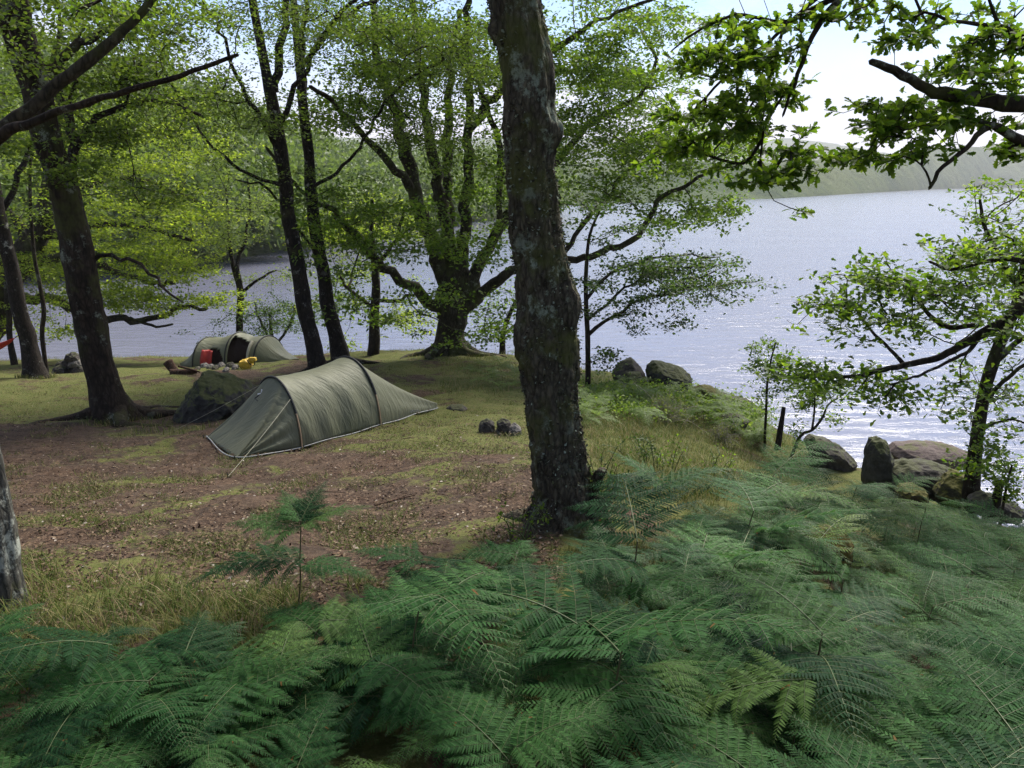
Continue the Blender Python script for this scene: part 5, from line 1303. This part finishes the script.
# little grass ring at tree feet and shore edge
E = []
for x in np.linspace(-22, 5.5, 2600): 
    y = edge_y(x) - rg.uniform(-.1, .8); x2 = x + rg.normal(0, .1); E.append((x2, y, gz(x2, y)))
for (cx, cy, rad) in [(118, 420, .5), (319, 374, .25), (343, 367, .28), (36, 378, .3), (451, 356, .8), (205, 424, .8)]:
    c = G(cx, cy)
    for i in range(500): a = rg.uniform(0, 6.28); q = rad * rg.uniform(.7, 1.5); x = c[0] + q * math.cos(a); y = c[1] + q * math.sin(a); E.append((x, y, gz(x, y)))
blades('bank_grass', np.array(E), .13, .009, GR_TALL, rg, .7, 'longer grass fringing the shore edge and tree feet', 'grass', 2)

# leaf litter, bits of twig and small pebbles
LIT = island_mat('leaf_litter', [(0, (0.03, 0.018, 0.012)), (.45, (0.075, 0.045, 0.028)), (.85, (0.13, 0.085, 0.05)), (.97, (0.20, 0.15, 0.10)), (1, (0.34, 0.30, 0.26))], .85)
Q = np.concatenate([scatter(26000, (-20, 560), (420, 640), -9), scatter(5000, (-20, 560), (370, 430), -9)])
A = Acc(); Q[:, 2] += .035
dd = rg.normal(0, 1, (len(Q), 3)) * np.array([1, 1, .15]); leaves(A, Q, dd, rg.uniform(.012, .042, len(Q)), SIMPLE, 2.0)
tag(A.build('leaf_litter', LIT, None), 'brown leaf litter and pale bits over the bare earth', 'litter', None, 'stuff')
Q = scatter(500, (-20, 560), (420, 640), -9); A = Acc()
for q in Q:
    a = rg.uniform(0, 3.14); L = rg.uniform(.03, .14); d = np.array([math.cos(a), math.sin(a), rg.normal(0, .06)]) * L; A.add(*tube(np.array([q + [0, 0, .035] - d, q + [0, 0, .04], q + [0, 0, .035] + d * .8]), .0025, 3))
tag(A.build('fallen_twigs', LOGM, None), 'tiny fallen twigs scattered over the bare earth', 'litter', None, 'stuff')

# dry twiggy bush on the bank, saplings, weeds
def bush(name, label, cat, px, py, Y, n, h, spread, bark, leafm, ls, nl, r, up=1.0, tm=BIRCH):
    g = W(px, py, Y); g[2] = gz(g[0], g[1]); t = thing(name, label, cat, g)
    A = Acc(); B = Acc()
    for i in range(n):
        d = norm(np.array([r.normal(0, spread), r.normal(0, spread), up])); L = h * r.uniform(.5, 1.1); s = np.linspace(0, 1, 8)[:, None]; c = r.normal(0, .25, 3) * L
        P_ = g + d * L * s + c * s * s - np.array([0, 0, .2 * L]) * s ** 3 + np.array([r.normal(0, .06), r.normal(0, .06), 0]); A.add(*tube(P_, np.linspace(.008, .002, 8) * max(1, h), 3))
        for k in range(5):
            q = r.uniform(.3, 1); b = np.array([np.interp(q, s[:, 0], P_[:, j]) for j in range(3)]); e = b + r.normal(0, .16, 3) * L; A.add(*tube(np.array([b, (b + e) / 2 + r.normal(0, .02, 3), e]), np.array([.004, .002, .001]) * max(1, h), 3))
            if nl: C = e + r.normal(0, .05, (nl, 3)) * h; leaves(B, C, r.normal(0, 1, (nl, 3)), ls * r.uniform(.6, 1.2, nl), tm, r=r)
    A.build('stems', bark, t, smooth=True)
    if nl: B.build('foliage', leafm, t)
    return t
DRY = plain_mat('dry_stems', (0.22, 0.20, 0.15), .8, var=.4)
OLV = leaf_mat('olive_leaf', ((0.07, 0.085, 0.035), (0.12, 0.135, 0.06), (0.19, 0.20, 0.10)), trans=.4)
rb = np.random.default_rng(12)
bush('dry_bush', 'grey-green twiggy bush on the bank below the boulder pair', 'bush', 662, 432, 12.6, 60, .62, .6, DRY, OLV, .035, 6, rb)
bush('dry_bush', 'second twiggy bush, right of the first and below the long slab', 'bush', 722, 436, 12.4, 34, .42, .6, DRY, OLV, .03, 5, rb)
bush('dry_bush', 'dark low bush between the twiggy bushes and the middle trunk', 'bush', 618, 420, 13.4, 30, .5, .6, DRY, leaf_mat('bramble', ((.06, .11, .02), (.10, .16, .035), (.16, .22, .06))), .05, 7, rb)
def sapling(label, px, py, Y, pts, cl, lm, seed, name='sapling', ls=.06, nl=12, tm=BIRCH, limbs=()):
    P_, R_ = limb(pts, Y); P_[0][2] = gz(P_[0][0], P_[0][1]) - .05
    return build_tree(name, label, 'sapling', (P_, R_), limbs, cl, BK_DARK, lm, tm, ls, nl, (.10, .05), seed, flare=None, trunk_sides=8, tip_r=.0025, step=.12, tstep=.08)
Yz = 12.9
sapling('thin upright sapling with small leaves on the right bank', 766, 440, Yz, [(765, 445, 3), (766, 415, 3), (767, 385, 2.6), (771, 360, 2), (776, 342, 1.4)],
        [(772, 352, 24, 16, Yz, .3, 34), (756, 372, 18, 14, Yz, .3, 14), (785, 372, 16, 14, Yz, .3, 12), (765, 395, 14, 12, Yz, .2, 8)], LF_NEAR, 131)
sapling('small sapling leaning right from behind the dead stub', 800, 442, Yz - .3, [(790, 452, 4), (800, 436, 3.6), (812, 430, 3), (822, 418, 2.6), (828, 405, 2), (838, 398, 1.5)],
        [(805, 380, 30, 18, Yz - .3, .3, 40), (838, 385, 28, 16, Yz - .3, .3, 30), (800, 405, 20, 12, Yz - .3, .2, 14), (840, 420, 16, 10, Yz - .3, .2, 7), (795, 425, 12, 10, Yz - .3, .2, 6)], LF_NEAR, 132,
        limbs=[limb([(812, 430, 2.5), (815, 405, 2), (812, 385, 1.5)], Yz - .3)])
sapling('leafy bramble shoot with fingered leaves beside the right-hand shore tree', 1005, 520, 9.4, [(1000, 525, 4), (1004, 500, 3), (1008, 480, 2.5), (1012, 465, 2)], [(1005, 470, 20, 20, 9.4, .2, 18), (985, 445, 22, 10, 9.6, .2, 10), (1018, 500, 14, 14, 9.2, .2, 8)], LF_NEAR, 133, name='bramble')
wd = np.random.default_rng(15)
for i, (px, py, h, lab) in enumerate([(655, 470, .5, 'tall white-tipped weed right of the middle trunk, nearest to the bark'), (668, 475, .42, 'green leafy weed just right of the white-tipped one'), (640, 462, .38, 'short weed with pale tips left of the white-tipped one'), (520, 545, .38, 'tall thin weed left of the middle trunk foot'), (590, 530, .3, 'leafy weed clump at the middle trunk foot'), (720, 480, .5, 'seeding weed standing in the yellow grass before the bracken')]):
    p = G(px, py); bush('weed', lab, 'weed', px, py, float(p[1]), 5 if i != 4 else 12, h, .18, STEM, LF_OAK if i % 2 else LF_SHRUB, .035, 5, wd, tm=SIMPLE)

# ================================================================ WOODS ACROSS THE BAY
def far_woods():
    r = np.random.default_rng(19)
    base = [SH(-350, 300), SH(-120, 290), SH(0, 283), SH(120, 276), SH(200, 270), SH(270, 258), SH(335, 243), SH(400, 232), SH(470, 224), SH(560, 217)]
    hill('wooded_headland', base, 160, [34, 32, 30, 27, 23, 17, 12, 10, 12, 16], woods_mat('headland_soil', (0.06, 0.09, 0.03), (0.10, 0.14, 0.045), .4), 120, 24, 3, .05)
    base = np.array(base); A = Acc(); tt = np.linspace(0, 1, len(base)); hh = [34, 32, 30, 27, 23, 17, 12, 10, 12, 16]
    for i in range(1100):
        q = r.uniform(0, 1); s = r.uniform(0, 1) ** 2.0; b = np.array([np.interp(q, tt, base[:, 0]), np.interp(q, tt, base[:, 1])]); d = b / np.linalg.norm(b)
        x, y = b + d * (1 + 150 * s) + r.normal(0, 1.5, 2); g = -2 + np.interp(q, tt, hh) * math.sin(min(1, s * 1.08) * PI / 2) ** .8; H_ = r.uniform(5, 11)
        n = 150; c = np.array([x, y, g + H_ * .55]); dv = norm(r.normal(0, 1, (n, 3))); dv[:, 2] = np.abs(dv[:, 2]) * 1.0 - .25 * r.uniform(0, 1, n); lob = 1 + .3 * np.sin(dv[:, 0] * 6 + i) * np.cos(dv[:, 1] * 5)
        C = c + dv * np.array([H_ * .42, H_ * .42, H_ * .5]) * (lob * r.uniform(.7, 1.05, n))[:, None]; leaves(A, C, r.normal(0, 1, (n, 3)), r.uniform(.5, 1.1, n), SIMPLE, 1.0, r=r)
    tag(A.build('far_woods', leaf_mat('far_woods_leaf', ((0.06, 0.095, 0.028), (0.095, 0.14, 0.04), (0.14, 0.19, 0.06)), trans=.3), None), 'wooded far bank across the bay behind the trees at left', 'woods', None, 'stuff')
far_woods()
# ================================================================ SKY, SUN, AIR, CAMERA
SUN_EL, SUN_AZ = 47.0, 30.0      # azimuth from +Y, negative = to the left
w = bpy.data.worlds.new('World'); SC.world = w; w.use_nodes = True; nt = w.node_tree; nt.nodes.clear()
out = nt.nodes.new('ShaderNodeOutputWorld')
sky = nt.nodes.new('ShaderNodeTexSky'); sky.sky_type = 'NISHITA'; sky.sun_disc = False; sky.sun_elevation = math.radians(SUN_EL); sky.sun_rotation = math.radians(SUN_AZ); sky.air_density = 1.0; sky.dust_density = 0.6
gen = N(nt, 'ShaderNodeTexCoord').outputs['Generated']
mp = N(nt, 'ShaderNodeMapping', {'Vector': gen, 'Scale': (1.0, 1.0, 2.6), 'Location': (5.65, 0.5, 0.1)}).outputs[0]
n1 = noise_tex(nt, mp, 2.1, 7, 0.56, 0.25)
cov = ramp(nt, n1, [(0.49, 0.0), (0.60, 1.0)])
n2 = noise_tex(nt, mp, 4.5, 5, 0.6)
cl = ramp(nt, n2, [(0.32, (3.7, 3.5, 4.15)), (0.68, (5.5, 5.25, 5.75))])
elev = N(nt, 'ShaderNodeSeparateXYZ', {0: gen}).outputs[2]
cov = math_(nt, 'MAXIMUM', cov, ramp(nt, elev, [(0.06, 0.95), (0.17, 0.0)]))
cl = mixc(nt, 1.0, cl, ramp(nt, elev, [(0.0, 1.1), (0.3, 1.0), (1.0, 1.0)]), 'MULTIPLY')
c = mixc(nt, cov, mixc(nt, 1.0, sky.outputs[0], (0.50, 0.72, 1.0), 'MULTIPLY'), cl)
SKY_STR = 0.065
bg = N(nt, 'ShaderNodeBackground', {'Color': c, 'Strength': SKY_STR}); nt.links.new(bg.outputs[0], out.inputs[0])
L = bpy.data.lights.new('sun', 'SUN'); L.energy = 3.5; L.angle = math.radians(32); L.color = (1.0, 0.94, 0.84)
so = bpy.data.objects.new('sun', L); COL.objects.link(so)
el = math.radians(SUN_EL); az = math.radians(SUN_AZ)
sv = Vector((math.sin(az) * math.cos(el), math.cos(az) * math.cos(el), math.sin(el)))
so.rotation_euler = sv.to_track_quat('Z', 'Y').to_euler(); so.location = (-20, 30, 60)
cam = bpy.data.cameras.new('camera'); co_ = bpy.data.objects.new('camera', cam); COL.objects.link(co_)
cam.sensor_fit = 'HORIZONTAL'; cam.sensor_width = 36; cam.lens = 36 * F_PX / 1024; cam.clip_start = 0.05; cam.clip_end = 9000
co_.location = (0, 0, CAM_Z); co_.rotation_euler = (math.radians(90) - PITCH, 0, 0); SC.camera = co_
HAZE = True
if HAZE:
    m, nt, out = new_mat('haze_air')
    pv = N(nt, 'ShaderNodeVolumePrincipled', {'Color': (0.95, 0.96, 0.98, 1), 'Density': 0.0002, 'Anisotropy': 0.1}); nt.links.new(pv.outputs[0], out.inputs['Volume'])
    x0, x1, y0, y1, z0, z1 = -2600, 2700, -260, 2750, -40, 420
    V = np.array([(x0, y0, z0), (x1, y0, z0), (x1, y1, z0), (x0, y1, z0), (x0, y0, z1), (x1, y0, z1), (x1, y1, z1), (x0, y1, z1)], float)
    F = np.array([[0, 3, 2, 1], [4, 5, 6, 7], [0, 1, 5, 4], [1, 2, 6, 5], [2, 3, 7, 6], [3, 0, 4, 7]])
    o = mesh_np('haze', V, [(F, 0)], m); tag(o, kind='stuff'); o['label'] = 'pale air haze fading the far shore'; o['category'] = 'haze'
vs = SC.view_settings; SC.display_settings.display_device = 'sRGB'; vs.view_transform = 'Standard'; vs.look = 'None'; vs.exposure = 1.5; vs.gamma = 1.0; vs.use_curve_mapping = False
SC.cycles.max_bounces = 6; SC.cycles.diffuse_bounces = 3; SC.cycles.glossy_bounces = 2; SC.cycles.transmission_bounces = 4; SC.cycles.transparent_max_bounces = 4; SC.cycles.volume_bounces = 1
SC.cycles.use_denoising = True; SC.cycles.denoiser = 'OPENIMAGEDENOISE'; SC.cycles.denoising_prefilter = 'NONE'; SC.cycles.caustics_reflective = False; SC.cycles.caustics_refractive = False
